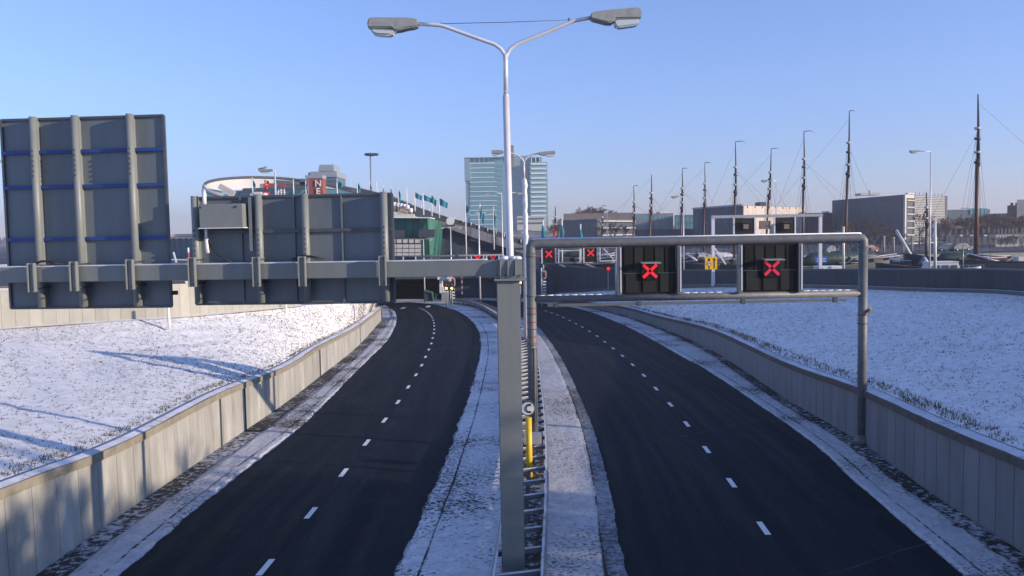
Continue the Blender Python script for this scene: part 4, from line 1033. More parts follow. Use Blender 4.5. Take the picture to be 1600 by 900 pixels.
# square gantry by the quay
YQ = 74.0
sg = thing('square_gantry', 'pale square-framed gantry with dark sign backs, on top of the right bank', 'gantry', (X(1114,YQ), YQ, qf[4].z))
zq = (Zp(1114, 338.5, YQ)+Zp(1282, 336.5, YQ))/2; zq2 = Zp(1200, 367, YQ)
for px, zz in ((1114, Zp(1114,447,YQ)), (1281.5, -6)):
    mb = MB(); x = X(px, YQ, 370); mb.box((x-.13,YQ-.13,zz),(x+.13,YQ+.13,zq)); mb.build('post', 'lamp_pole', sg)
mb = MB(); mb.box((X(1112,YQ),YQ-.2,zq-.12),(X(1284,YQ),YQ+.2,zq+.12)); mb.build('top_beam', 'galvanised', sg)
mb = MB(); mb.box((X(1112,YQ),YQ-.1,zq2-.12),(X(1284,YQ),YQ+.1,zq2+.08)); mb.build('lower_beam', 'galvanised', sg)
for k, (a, b_) in enumerate(((1147,1177),(1211,1240))):
    t_ = thing('sign_box', ('left' if k == 0 else 'right')+' dark sign box seen from behind on the square gantry', 'road sign', (X((a+b_)/2,YQ), YQ, zq2))
    mb = MB(); mb.box((X(a,YQ),YQ-.2,zq2+.1),(X(b_,YQ),YQ+.3,zq-.14)); hs = mb.build('housing', 'signal_olive', t_)
    c = P((a+b_)/2+3.5, 353, YQ-.4); mb = MB(); mb.box((c.x-.36,YQ-.42,c.z-.33),(c.x+.36,YQ-.2,c.z+.33)); s2_ = mb.build('service_box', 'signal_black', hs)
    mb = MB(); mb.box((c.x-.22,YQ-.45,c.z-.25),(c.x+.22,YQ-.42,c.z+.15)); mb.build('cover_plate', 'facade_brown', s2_)
    mb = MB(); mb.box((c.x-.4,YQ-.6,c.z+.3),(c.x+.4,YQ-.2,c.z+.34)); mb.build('hood', 'steel_dark', s2_)
for px in (1146, 1178.5, 1209, 1241): mb = MB(); x = X(px, YQ); mb.box((x-.06,YQ-.24,zq2),(x+.06,YQ-.1,zq-.1)); mb.build('frame_post', 'lamp_pole', sg)
mb = MB(); mb.box((X(1187,YQ),YQ-.1,Zp(1195,358,YQ)),(X(1203,YQ),YQ+.2,Zp(1195,345,YQ))); mb.build('equipment_box', 'facade_brown', sg)
mb = MB(); mb.beam(P(1117,388,YQ), P(1134,413,YQ), .12, .12, up=Vector((0,1,0))); mb.build('brace', 'lamp_pole', sg)
# yellow lane sign on its post
ys = thing('lane_sign', 'yellow lane sign with two black arrows and a no-entry roundel, on the gantry post', 'road sign', (X(1111,YQ,410), YQ-.3, Zp(1111,421,YQ)))
ya, yb_ = P(1101.5, 421, YQ-.3), P(1120.3, 401, YQ-.3)
mb = MB(); mb.box((ya.x,YQ-.34,ya.z),(yb_.x,YQ-.28,yb_.z)); yp = mb.build('sign_plate', 'sign_yellow', ys, bevel=.01)
for fx, z0, z1 in ((.33,.04,.92),(.76,.06,.92)):
    mb = MB(); x = ya.x+(yb_.x-ya.x)*fx; H = yb_.z-ya.z; mb.box((x-.045,YQ-.352,ya.z+H*z0),(x+.045,YQ-.346,ya.z+H*(z1-.12)))
    mb.prism([Vector((x-.13,YQ-.346,ya.z+H*(z1-.2))),Vector((x+.13,YQ-.346,ya.z+H*(z1-.2))),Vector((x,YQ-.346,ya.z+H*z1))], (0,-.006,0)); mb.build('arrow', 'black_paint', yp)
x = ya.x+(yb_.x-ya.x)*.33; zc2 = ya.z+(yb_.z-ya.z)*.45
mb = MB(); mb.tube([(x,YQ-.353,zc2),(x,YQ-.358,zc2)], .2, 20); mb.build('roundel_ring', 'red_paint', yp)
mb = MB(); mb.tube([(x,YQ-.359,zc2),(x,YQ-.362,zc2)], .145, 20); mb.build('roundel_face', 'white_paint', yp)
mb = MB(); mb.box((x-.11,YQ-.368,zc2-.04),(x+.11,YQ-.363,zc2+.04)); mb.build('vehicle_symbol', 'black_paint', yp)
bs = thing('info_sign', 'small blue sign with white lines above the quay wall', 'sign', (X(1282,78),78,Zp(1282,411,78)))
a, b_ = P(1273.5, 411, 78), P(1292, 400.5, 78)
mb = MB(); mb.box((a.x,77.9,a.z),(b_.x,77.95,b_.z)); pl = mb.build('sign_plate', 'sign_blue', bs)
for f in (.3, .65): mb = MB(); mb.box((a.x+.12,77.885,a.z+(b_.z-a.z)*f-.02),(b_.x-.12,77.895,a.z+(b_.z-a.z)*f+.03)); mb.build('text_line', 'band_white', pl)
def plainpole(px, yb, yt, D, mat, label, r=.08, name='pole', topx=None):
    p = P(px, yb, D); q = P(topx or px, yt, D); mb = MB(); mb.tube([p, q], [r, r*.8], 8); return tag(mb.build(name, mat), label, 'pole')
plainpole(1318, 420, 354, 72, 'white_paint', 'pinkish white pole standing in front of the tallest thin mast', .12, 'white_pole')
plainpole(1461, 420, 346, 70, 'white_paint', 'thick white pole right beside the white street lamp', .13, 'white_pole')
plainpole(1056, 420, 378, 80, 'white_paint', 'white pole between the lane signal and the yellow sign', .1, 'white_pole')
plainpole(1505, 420, 386, 75, 'galvanised', 'thin grey pole in front of the big dark barge', .05, 'grey_pole')


# ------------------------------------------------------------------ green museum, its sloping roof deck and the things on it
def ppoly(pts, D): return [P(a, b, D) for a, b in pts]
nm = thing('museum_building', 'green copper museum hull with a long roof deck sloping down to the right', 'museum', (X(660,126), 126, -8.6))
mb = MB(); mb.ribbon([P(600,404,119), P(640,404,117.5), P(672,404,117.2), P(681,404,118.5), P(688,404,124), P(690,404,132)], [P(600,340,120), P(640,340.5,117.5), P(668,341,116.6), P(686,345,118), P(694,352,123.5), P(697,354,132)])
mb.build('copper_hull', 'copper_green', nm)
mb = MB(); mb.prism([P(600,338.5,116.4), P(672,339.5,116.4), P(672,341,116.4), P(600,340.3,116.4)], (0,10,0)); mb.build('roof_edge', 'band_white', nm)
for a, b_, c, d in ((617,632,359.5,371.5),(654,679,358.5,371)):
    mb = MB(); mb.prism(ppoly([(a,c),(b_,c),(b_-.5,d),(a,d)], 115.9), (0,.6,0)); mb.build('window', 'glass_dark', nm)
# sloping deck with slatted parapet
mb = MB(); mb.prism(ppoly([(560,293),(600,303),(643,321),(693,337.8),(740,350),(790,366),(830,380),(830,388),(790,378),(740,365),(693,351),(640,335),(560,310)], 124), (0,14,0)); mb.build('roof_deck', 'roof_dark', nm, fixn=True)
mb = MB(); A_ = ppoly([(671,341.3),(693,346.5),(740,356.5),(790,374),(826,387)], 122); B_ = ppoly([(671.5,349),(693,354.5),(740,371.3),(790,387),(826,399)], 122); mb.ribbon(B_, A_); A2 = [p+Vector((0,.4,0)) for p in A_]; mb.ribbon(A_, A2); mb.build('parapet', 'white_slat', nm)
mb = MB(); mb.prism(ppoly([(688,352),(693,355),(740,371.5),(790,387.3),(830,401),(860,412),(862,470),(680,470)], 123), (0,20,0)); mb.build('lower_wall', 'portal_panel', nm, fixn=True)
mb = MB(); mb.beam(P(748,377,122.8), P(800,396,122.8), .5, .4); mb.beam(P(735,373,122.7), P(790,385,122.7), .9, .5); mb.build('deck_soffit', 'facade_dark', nm)
for k in range(14):
    px = 645+k*13; py = 319+(px-645)*.345; mb = MB(); mb.tube([P(px,py+2,123.9), P(px,py-3,123.9)], .07, 5); mb.build('rail_post', 'white_paint', nm)
dc = thing('disc_sculpture', 'round pale disc standing on the sloping deck parapet', 'disc', P(703.5,352,121))
mb = MB(); c = P(703.5,345.5,121); mb.tube([c, c+Vector((0,.25,0))], .56, 20); mb.build('disc_face', 'white_paint', dc); mb = MB(); mb.box((c.x-.9,121,c.z-.75),(c.x+.7,121.5,c.z-.5)); mb.build('base', 'roof_dark', dc)
# brown tent-like roof light with white vents
rt_ = thing('roof_light', 'beige pyramid roof light on the museum roof, beside the wide sign', 'roof light', P(629,337,124))
mb = MB(); 
bs_ = [P(619,338,118), P(641,338,118), P(637,336,121.5), P(622,336,121.5)]; ap = [P(627,322,119.5), P(632,322,119.5)]
i = [mb.vert(p) for p in bs_+ap]; mb.face((i[0],i[1],i[5],i[4])); mb.face((i[1],i[2],i[5])); mb.face((i[3],i[0],i[4])); mb.face((i[2],i[3],i[4],i[5])); mb.build('pyramid', 'cone_beige', rt_)
mb = MB(); mb.prism(ppoly([(614,335),(647,334.5),(647,339),(614,339)], 117.5), (0,.8,0)); mb.build('kerb_wall', 'facade_white', rt_)
for k, (px, py) in enumerate(((616,318.5),(621.5,319.5),(626.5,320.5),(631.5,321.5),(636.5,323),(641.5,328))):
    v = thing('roof_vent', ('white','second white','third white','fourth white','fifth white','pinkish low')[k]+' cylinder vent from the left on the museum roof', 'vent', P(px,py+8,122.5), 'cylinder vents on the museum roof')
    mb = MB(); a = P(px,py+12,122.5); b_ = P(px,py-2.5,122.5); mb.tube([a, b_-Vector((0,0,.3))], .28, 10); mb.build('pipe', 'facade_brown', v); mb = MB(); mb.tube([b_-Vector((0,0,.55)), b_], .30, 10); mb.build('cap', 'white_paint', v)
# pale gridded block in front of the hull
gbk = thing('gridded_block', 'pale block of stacked square panels in front of the green museum wall', 'facade', (X(636,114),114,-8.5))
mb = MB(); mb.prism(ppoly([(600,373),(656,372),(657,402),(600,403)], 114.3), (0,1.5,0)); mb.build('frame', 'roof_dark', gbk, fixn=True)
for r in range(4):
    for c_ in range(6):
        px = 601+c_*9.5; py = 374+r*6.8+(1 if r else 0); 
        mb = MB(); mb.prism(ppoly([(px,py),(px+(8.6 if r else 7.2),py-.1),(px+(8.6 if r else 7.2),py+5.6),(px,py+5.7)], 114.1), (0,.3,0)); mb.build('panel', 'facade_white', gbk, fixn=True)
# red-brown sign tower with white letters
nt_ = thing('sign_tower', 'red-brown sign tower with white vertical letters above the wide sign board', 'sign tower', (X(497,140),140,-4.6))
zt2 = Zp(497,278.5,140)
mb = MB(); mb.box((X(482.5,140),140.2,-4.6),(X(486,140),142.5,zt2)); mb.box((X(486,140),140.0,-4.6),(X(508.5,140),142.6,zt2)); mb.build('tower_body', 'brick_red', nt_)
mb = MB(); mb.box((X(482,140),139.9,zt2),(X(508.8,140),142.8,zt2+.5)); mb.build('cap', 'grey_metal', nt_)
mb = MB(); mb.box((X(482.5,140),139.9,-4.6),(X(484.8,140),140.2,zt2)); mb.box((X(485.8,140),139.85,-4.6),(X(486.4,140),140.0,zt2)); mb.build('side_strip', 'grey_metal', nt_)
def letter(ch, px, pyb, hpx, D, mat, parent, name='letter', sx=1.0):
    cu = bpy.data.curves.new(name, 'FONT'); cu.body = ch; cu.extrude = .03; cu.align_x = 'CENTER'; cu.size = 1; cu.offset = .012
    ob = bpy.data.objects.new(name, cu); dgm = None
    COL.objects.link(ob); bpy.context.view_layer.update(); me = bpy.data.meshes.new_from_object(ob); COL.objects.unlink(ob); bpy.data.objects.remove(ob)
    zs = [v.co.y for v in me.vertices]; h = max(zs)-min(zs); k = hpx*D/1350/h; p = P(px, pyb, D)
    for v in me.vertices: x, y, z = v.co; v.co = (p.x+x*k*sx, D-z*k, p.z+(y-min(zs))*k)
    me.materials.clear(); me.materials.append(M[mat]); o = bpy.data.objects.new(name, me); COL.objects.link(o); o.parent = parent; o.matrix_parent_inverse = Matrix.Translation(-parent.location); return o
for k, ch in enumerate('NEMO'): letter(ch, 497.3, 291.3+k*12.2, 9.6, 139.85, 'white_paint', nt_, sx=1.0)
# stacked grey rooftop block behind it
gtb = thing('plant_tower', 'stepped grey-blue tower top behind the red sign tower', 'building', (X(505,260),260,-5.2))
def blk(parent, name, mat, px0, px1, yt, yb, D, dep, **k):
    a, b_ = P(px0, yb, D), P(px1, yt, D); mb = MB(); mb.box((a.x, D, a.z), (b_.x, D+dep, b_.z)); return mb.build(name, mat, parent, **k)
blk(gtb, 'shaft', 'facade_teal', 486, 525.5, 269, 400, 260, 14)
blk(gtb, 'parapet', 'grey_metal', 484.5, 526, 267.5, 277, 259.6, 15)
mb = MB(); mb.prism(ppoly([(497,267),(499,257.5),(521,257),(521.5,267)], 261), (0,9,0)); mb.build('roof_house', 'grey_metal', gtb, fixn=True)
for k in range(3): blk(gtb, 'window_band', 'glass_blue', 508, 525, 280+k*7, 284+k*7, 259.8, .5)
# bowl-shaped terminal roof
cn = thing('terminal_roof', 'pale curved canopy roof sweeping from the left, above the wide sign board', 'building', (X(440,210),210,-5.2))
top = [(319,291,200),(321,287,204),(328,283.5,208),(345,280,212),(370,277.8,216),(400,277,219),(440,278.5,222),(480,283,224),(530,291,226),(590,303,228)]
bot = [(321,297,200),(325,297,204),(332,297.5,208),(348,297.5,212),(372,296.5,216),(400,295.5,219),(440,293,222),(480,293,224),(530,296,226),(590,306,228)]
mb = MB(); A_ = [P(a,b_,d) for a,b_,d in top]; B_ = [P(a,b_,d) for a,b_,d in bot]; A_ = interp(A_,40); B_ = interp(B_,40); mb.ribbon(B_, A_); mb.build('inner_face', 'canopy_pale', cn)
mb = MB(); mb.tube(A_, .35, 6); mb.build('rim', 'roof_dark', cn)
fr = interp([P(a,b_,d) for a,b_,d in ((319,291,200),(320,295,196),(326,300,193),(340,304,192),(356,307,192))], 16)
mb = MB(); mb.tube(fr, .5, 6); mb.beam(P(343,290.5,196), P(366,303,196), 1.0, 1.2); mb.build('front_edge', 'canopy_pale', cn)
mb = MB(); mb.prism(ppoly([(323,294),(345,298),(352,308),(323,308)], 203), (0,6,0)); mb.build('glazing', 'glass_teal', cn, fixn=True)
mb = MB(); mb.prism(ppoly([(345,299),(470,294),(600,301),(610,308),(345,310)], 225), (0,20,0)); mb.build('lower_storey', 'glass_teal', cn, fixn=True)
mb = MB(); mb.beam(P(470,284,222), P(500,287.5,222), 2, 1.6); mb.prism(ppoly([(430,281),(482,284.5),(482,290),(430,285.5)], 221), (0,1,0)); mb.build('shaded_band', 'facade_teal', cn)
mb = MB(); mb.beam(P(500,287,190), P(560,302,190), .5, .5); mb.beam(P(380,296,190), P(500,293,190), .5, .5); mb.build('roof_truss', 'steel_dark', cn)
for k in range(6): mb = MB(); px = 372+k*20; mb.tube([P(px,305,192), P(px+9,294.5,192)], .12, 5); mb.build('strut', 'steel_dark', cn)
bh = thing('billboard', 'dark red rectangular board in front of the curved canopy roof', 'billboard', (X(432,165),165,-4.6))
blk(bh, 'board', 'brick_red', 412, 445, 286, 293.5, 165, .4); blk(bh, 'end_board', 'grey_metal', 406, 411.5, 287, 294, 165, 3)
for px in (410, 420, 440): mb = MB(); mb.tube([P(px,294,165.3), Vector((P(px,294,165.3).x,165.3,-4.6))], .1, 5); mb.build('support', 'steel_dark', bh)
random.seed(4)
bn = thing('twisted_banner', 'red and pale twisted hanging banner at the left end of the dark red board', 'banner', (X(417,160),160,-4.6))
mb = MB(); A_ = []; B_ = []
for k in range(12):
    py = 282+k*2.2; wv = 1.6*math.sin(k*.9); A_.append(P(413.5+wv,py,160+.3*math.cos(k))); B_.append(P(419+wv*1.3,py+.4,160-.3*math.cos(k)))
mb.ribbon(A_, B_); mb.build('cloth', 'red_paint', bn); mb = MB(); mb.tube([P(416,284,160.5), P(416,310,160.5)], .12, 6); mb.tube([P(414.5,281,160), P(415.5,286,160)], .25, 6); mb.build('pole', 'cone_beige', bn)
sc = thing('scaffold', 'small white scaffold right of the twisted banner', 'scaffold', (X(440,155),155,-4.6))
for px in (430, 434.5, 439, 444): mb = MB(); mb.tube([P(px,295,155), Vector((P(px,295,155).x,155,-4.6))], .09, 5); mb.build('upright', 'white_paint', sc)
mb = MB()
for a, b_ in (((430,296),(434,303)),((434,303),(439,296)),((439,297),(446,299)),((430,300),(447,301))): mb.beam(P(*a,155), P(*b_,155), .1, .1, up=Vector((0,1,0)))
mb.build('bracing', 'white_paint', sc)
# white rooftop clutter peeping over the sign
cl = thing('roof_container', 'cream white box peeping over the cabinet sign top', 'container', P(400,308,110))
mb = MB(); mb.prism(ppoly([(391,302),(413,301),(413,310),(391,310)], 110), (0,1.5,0)); mb.build('box_body', 'facade_white', cl, fixn=True); mb = MB(); mb.box((P(397,303,110).x,109.9,P(397,300,110).z-.3),(P(408,303,110).x,110.5,P(397,300,110).z)); mb.build('lid', 'cabin_white', cl)

# flags
def flag(px, ybase, ytop, D, label, w=.0, h=1.6, drop=True, ang=0, hang=False, pole='white_paint'):
    p = P(px, ybase, D); q = P(px, ytop, D)
    f = thing('flagpole', label, 'flag', (p.x, D, p.z), 'teal flags round the museum')
    mb = MB(); mb.tube([p, Vector((p.x, D, q.z))], [.09,.05], 6); mb.build('pole', pole, f)
    if w > 0:
        mb = MB(); n = 8; rows = []
        for i in range(n+1):
            t = i/n; x = p.x + w*t*math.cos(ang) ; y = D + w*t*math.sin(ang)+.12*math.sin(t*7+px); sag = (h*.75*t if drop else .1*math.sin(t*5))
            rows.append((mb.vert((x, y, q.z-.15-sag)), mb.vert((x-.1*t, y+.05, q.z-.15-sag-h*(1-.25*t)))))
        for i in range(n): mb.face((rows[i][0], rows[i][1], rows[i+1][1], rows[i+1][0]), smooth=True)
        o = mb.build('flag_cloth', 'flag_teal', f)
    return f
FL = [(395,306,277,118,'first teal flag from the left, above the cabinet',.9,1.6),(430,306,281,118,'teal flag just left of the single-armed lamp pole',1.0,1.4),(459,306,279.5,118,'teal flag hanging just right of the lamp pole',-1.0,1.5),
 (478,306,283,130,'small teal flag touching the red sign tower on its left',.6,1.4),(527,308,279.5,118,'teal flag streaming right of the red sign tower',1.6,1.1),(558.5,306,281,118,'teal flag left of the high mast',.9,1.7),(578,306,283,125,'teal flag close behind the high mast',.7,1.6),
 (589,309,283,126,'bare flagpole right of the high mast',0,0),(599,309,290,124,'narrow furled teal flag right of the high mast',.35,1.6),(611,312,290,124,'narrow furled teal flag at the corner of the wide sign',.35,1.6),(622.5,318,292,120,'teal flag hanging right of the wide sign corner',.8,1.9),
 (636,325,293,124,'bare thin flagpole between two teal flags',0,0),(648.5,330,298,118,'bright teal flag streaming, leftmost of the three big ones',1.9,1.2),(662,336,302,118,'bright teal flag streaming, middle of the three big ones',2.4,1.2),(675,338,302.5,120,'teal flag hanging steeply on a red-white pole',1.3,1.7),(686.5,341,307,118,'broad dark teal flag streaming, rightmost above the deck',2.3,1.5),
 (729,412,315,112,'teal flag left of the glass tower base',1.2,2.0),(750,330,318,102.6,'drooping teal flag on top of the double lamp left of the column',.9,2.4),(772,390,323,112,'furled teal flag in front of the glass tower, left of the white pole',.6,3.0)]
for px, yb, yt, D, lb, w_, h_ in FL: flag(px, yb, yt, D, lb, w_*.52, h_*.66, drop=True)
for px, yt, yb, mt, lb in ((878,343,385,'flag_teal','furled teal flag on a pole beside the glass tower'),(907,350,385,'flag_teal','furled teal flag with a pinkish tip before the dark apartment wall'),(848.5,344,380,'flag_teal','furled teal flag at the right foot of the glass tower')):
    f = thing('flagpole', lb, 'flag', (X(px,115),115,-5.2), 'teal flags round the museum')
    mb = MB(); mb.tube([(X(px,115,400),115,-5.2), P(px,yt,115)], .1, 6); mb.build('pole', 'white_paint', f)
    mb = MB(); a = P(px-.6,yt+8,115); mb.tube([a, a+Vector((.1,0,-1.0)), a+Vector((-.02,0,-2.4))], [.1,.28,.2], 8); mb.build('flag_cloth', mt, f)

# ------------------------------------------------------------------ glass tower
DT = 650
tw = thing('glass_tower', 'tall pale glass office tower with white floor bands behind the street lamps', 'building', (X(790,DT),DT,-5.2))
def bt(name, mat, px0, px1, yt, yb, d0, dep): return blk(tw, name, mat, px0, px1, yt, yb, DT+d0, dep)
bt('left_wing', 'tower_frame', 729, 792, 253, 362, 0, 26); bt('overhang', 'tower_frame', 726, 734, 247, 282.5, -3, 24)
bt('core', 'tower_frame', 785, 831, 243, 362, 6, 30); bt('right_wing', 'tower_frame', 829, 855, 253, 362, 0, 26)
bt('roof_slab', 'band_white', 725, 792, 244.8, 246.3, -4, 32); bt('top_storey', 'glass_teal', 734, 786, 246.3, 254, 2, 24); bt('top_storey', 'facade_dark', 830, 846, 245.5, 254, 4, 20)
bt('chimney', 'facade_brown', 798, 802.5, 227, 262, 2, 6); bt('core_glass', 'glass_blue', 792, 797, 262, 345, 5.4, 1)
for k in range(15):
    y = 254+k*7.35; bt('floor_band', 'band_white', 734.5, 772 if k < 4 else 776, y, y+1.9, -1.0, 1.5)
    bt('window_strip', 'glass_teal', 734.5, 776, y+1.9, y+7.1, -.5, 1)
    bt('floor_band', 'band_white', 829.5, 853.5, y+.5, y+3.6, -1.0, 1.5)
    if k < 12: bt('window_strip', 'glass_teal', 776.5, 786, y+2.2, y+6.9, -.4, .8)
for k in range(4): bt('roof_column', 'band_white', 741+7.5*k, 742+7.5*k, 246.3, 254, 1, 1)
for k in range(3): bt('roof_column', 'band_white', 830+6.5*k, 831+6.5*k, 245.5, 254, 3, 1)
lb_ = thing('low_office', 'low pale office front at the foot of the glass tower', 'building', (X(815,600),600,-5.2)); blk(lb_, 'front', 'facade_white', 808, 853, 337, 360, 600, 12); blk(lb_, 'window_band', 'glass_blue', 810, 850, 340, 343, 599.5, .6); blk(lb_, 'window_band', 'glass_blue', 810, 850, 347, 350, 599.5, .6)

# ------------------------------------------------------------------ buildings on the far quay
def prismb(parent, name, mat, foot, yt, ybz=-5.2, top=None):
    '''footprint [(px, D)...]; roof height from pixel yt at the first point'''
    z = Zp(foot[0][0], yt, foot[0][1]); pts = [P(px, 370, d) for px, d in foot]; mb = MB()
    mb.prism([Vector((p.x, p.y, ybz)) for p in pts], (0,0,z-ybz)); return mb.build(name, mat, parent, fixn=True), z
def facewin(parent, name, mat, A, B, z0, z1, rows, cols, fw_=.7, fh=.6, lim=60, frame=None):
    '''windows on the vertical face from A to B (camera side), set 4 cm proud'''
    A = Vector(A); B = Vector(B); d = (B-A); L = d.length; d.normalize(); nrm = Vector((d.y, -d.x, 0)); 
    if nrm.y > 0: nrm = -nrm
    cw = L/cols; ch = (z1-z0)/rows; c_ = 0
    for r in range(rows):
        for c in range(cols):
            if c_ >= lim: return
            s0 = cw*(c+.5-fw_/2); zz = z0+ch*(r+.5-fh/2); mb = MB()
            p = A+d*s0+nrm*.03; q = A+d*(s0+cw*fw_)+nrm*.03
            mb.prism([Vector((p.x,p.y,zz)), Vector((q.x,q.y,zz)), Vector((q.x,q.y,zz+ch*fh)), Vector((p.x,p.y,zz+ch*fh))], nrm*.05); mb.build(name, mat, parent, fixn=True); c_ += 1
def XY(px, D): p = P(px, 370, D); return Vector((p.x, p.y, 0))
# brown apartment block
ap = thing('apartment_block', 'brown apartment block with lit balconies behind bare trees, right of the tower', 'building', (X(930,330),330,-5.2))
prismb(ap, 'left_wall', 'facade_dark', [(879,345),(933,315),(990,345),(940,380)], 344.5)
o, z = prismb(ap, 'upper_storeys', 'facade_brown', [(881,352),(989,352),(989,380),(881,380)], 334)
facewin(ap, 'window', 'glass_dark', XY(936,316.5), XY(988,343.8), -3.5, Zp(933,346,315), 4, 7, .55, .5)
for k in range(4):
    A, B = XY(934,315.3), XY(989,344.3); n_ = Vector(((B-A).y, -(B-A).x, 0)).normalized(); zz = -3.8+k*2.6; mb = MB(); mb.beam((A+n_*.6)+Vector((0,0,zz)), (B+n_*.6)+Vector((0,0,zz)), 1.2, .45); mb.build('balcony', 'facade_white', ap)
facewin(ap, 'window', 'glass_dark', XY(881,343.5), XY(932,315.2), -4, Zp(933,348,315), 4, 6, .4, .4)
gs_ = thing('glass_block', 'hazy grey glass block right of the brown apartments', 'building', (X(1020,360),360,-5.2))
prismb(gs_, 'body', 'facade_grey', [(990,360),(1052,360),(1052,390),(990,390)], 334)
facewin(gs_, 'window', 'glass_teal', XY(991,360), XY(1051,360), -4, Zp(990,336,360), 4, 10, .7, .6)
mb = MB(); mb.box((X(1032,365),365,Zp(1040,333,365)),(X(1047,365),375,Zp(1040,330.5,365))); mb.build('roof_hatch', 'snow_cap', gs_)
sm_ = thing('glass_block', 'small pale glass block peeping left of the dark flat-roofed hall', 'building', (X(1068,350),350,-5.2))
prismb(sm_, 'body', 'facade_teal', [(1054,350),(1084,350),(1084,380),(1054,380)], 336); facewin(sm_, 'window', 'glass_teal', XY(1055,350), XY(1083,350), 0, Zp(1054,338,350), 2, 5, .8, .7)
lw_ = thing('low_hall', 'low dark hall with a flat roof in front of the grey glass block', 'building', (X(1030,290),290,-5.2))
prismb(lw_, 'body', 'facade_dark', [(992,290),(1092,290),(1092,310),(992,310)], 359); facewin(lw_, 'window', 'glass_dark', XY(994,290), XY(1090,290), -4.5, -1.5, 1, 12, .6, .5)
# hall with cream end wall
hl = thing('flat_hall', 'dark flat-roofed hall with a sunlit cream end wall behind the square gantry', 'building', (X(1160,250),250,-5.2))
o, z = prismb(hl, 'hall_body', 'facade_dark', [(1160.5,250),(1256,282),(1200,330),(1083,282)], 321)
A, B = XY(1160.5,250), XY(1256,282); n_ = Vector(((B-A).y, -(B-A).x, 0)).normalized()
mb = MB(); mb.prism([A+n_*.02+Vector((0,0,-5.2)), B+n_*.02+Vector((0,0,-5.2)), B+n_*.02+Vector((0,0,z-.1)), A+n_*.02+Vector((0,0,z-.1))], n_*.25); mb.build('cream_end_wall', 'cream_panel', hl, fixn=True)
mb = MB()
A2, B2 = XY(1083,282), XY(1160.5,250)
mb.beam(A2+Vector((0,0,z+.15)), B2+Vector((0,0,z+.15)), .6, .5); mb.build('roof_edge', 'grey_metal', hl)
facewin(hl, 'window', 'glass_dark', A2, B2, -4.5, z-3, 3, 8, .5, .4)
for k in range(9): c = A.lerp(B, (k+.5)/9)+n_*.3; mb = MB(); mb.beam(c+Vector((0,0,z-.7)), c+Vector((0,0,z-.2)), .3, .25, up=Vector((0,1,0))); mb.build('downlight', 'roof_dark', hl)
blk(hl, 'roof_house', 'roof_dark', 1187, 1197, 315.5, 322.5, 262, 5)
# big cube building with slatted front
cb2 = thing('office_cube', 'big office cube with a dark left face and a pale slatted sunlit face', 'building', (X(1408,250),250,-5.2))
o, z = prismb(cb2, 'body', 'facade_dark', [(1411,250),(1477,272),(1400,330),(1300,292)], 304, ybz=Zp(1411,384,250))
prismb(cb2, 'ground_floor', 'glass_dark', [(1413,253),(1470,275),(1400,325),(1305,292)], 384)
A, B = XY(1411,250), XY(1477,272); d_ = (B-A); n_ = Vector((d_.y, -d_.x, 0)).normalized()
zb3 = Zp(1411,380,250)
def onface(s0, s1, z0, z1, t0, t1, nm_, mt):
    a = A+d_*s0+n_*t0; b_ = A+d_*s1+n_*t0; mb = MB(); mb.prism([Vector((a.x,a.y,z0)),Vector((b_.x,b_.y,z0)),Vector((b_.x,b_.y,z1)),Vector((a.x,a.y,z1))], n_*(t1-t0)); return mb.build(nm_, mt, cb2, fixn=True)
onface(.0,.03,zb3,z,.02,.5,'corner_frame','facade_white'); onface(.03,.21,z-1.0,z,.02,.4,'corner_frame','facade_white'); onface(.96,1,zb3,z+.1,.02,.5,'corner_frame','facade_dark')
for k in range(7): onface(.04,.2,zb3+1+k*2.0,zb3+2.1+k*2.0,.02,.1,'window','glass_dark'); onface(.04,.2,zb3+2.2+k*2.0,zb3+2.5+k*2.0,.02,.7,'balcony','facade_white')
nsl = 26
for k in range(nsl): z0 = zb3+.6+(z-zb3-.6)*k/nsl; onface(.22,.955,z0,z0+(z-zb3-.6)/nsl*.6,.05,.40,'slat','slat_grey')
onface(.21,.955,zb3+.6,z,.01,.05,'slat_backing','facade_dark')
onface(.0,1,zb3-.7,zb3,.02,.9,'base_ledge','facade_white')
for k in range(6): onface(.05+k*.17,.065+k*.17,-5.2,zb3-.7,.3,.7,'column','facade_white')
for k in range(8): onface(.25+k*.09,.255+k*.09,z,z+.8,.1,.2,'roof_post','steel_dark')
A3, B3 = XY(1300,292), XY(1411,250); facewin(cb2, 'window', 'glass_dark', A3, B3, zb3+.5, z-1.5, 6, 12, .55, .35, lim=72)
blk(cb2, 'roof_structure', 'facade_white', 1345, 1375, 301, 305.5, 290, 5); blk(cb2, 'roof_mast', 'steel_dark', 1358, 1359, 297, 305, 290, .3)
ln_ = thing('link_building', 'low dark block between the cream-ended hall and the office cube', 'building', (X(1280,300),300,-5.2)); prismb(ln_, 'body', 'facade_dark', [(1256,300),(1302,300),(1302,330),(1256,330)], 333); blk(ln_, 'roof_hatch', 'snow_cap', 1289, 1296, 330, 333.5, 305, 3); facewin(ln_, 'window', 'glass_dark', XY(1258,300), XY(1300,300), -4, 3, 3, 6, .5, .4)
tb = thing('teal_block', 'long dark teal block with a lit glass corner right of the office cube', 'building', (X(1510,330),330,-5.2)); prismb(tb, 'body', 'facade_teal', [(1476,330),(1546,330),(1546,360),(1476,360)], 328)
for k in range(5): blk(tb, 'glass_panel', 'glass_teal', 1516+k*5.6, 1520.5+k*5.6, 325.5, 335, 329.7, .2)
blk(tb, 'glass_corner', 'band_white', 1514, 1544, 324, 325.5, 329.5, 6)
hb = thing('hill_building', 'stepped dark office blocks above the trees at the right edge', 'building', (X(1590,340),340,-5.2))
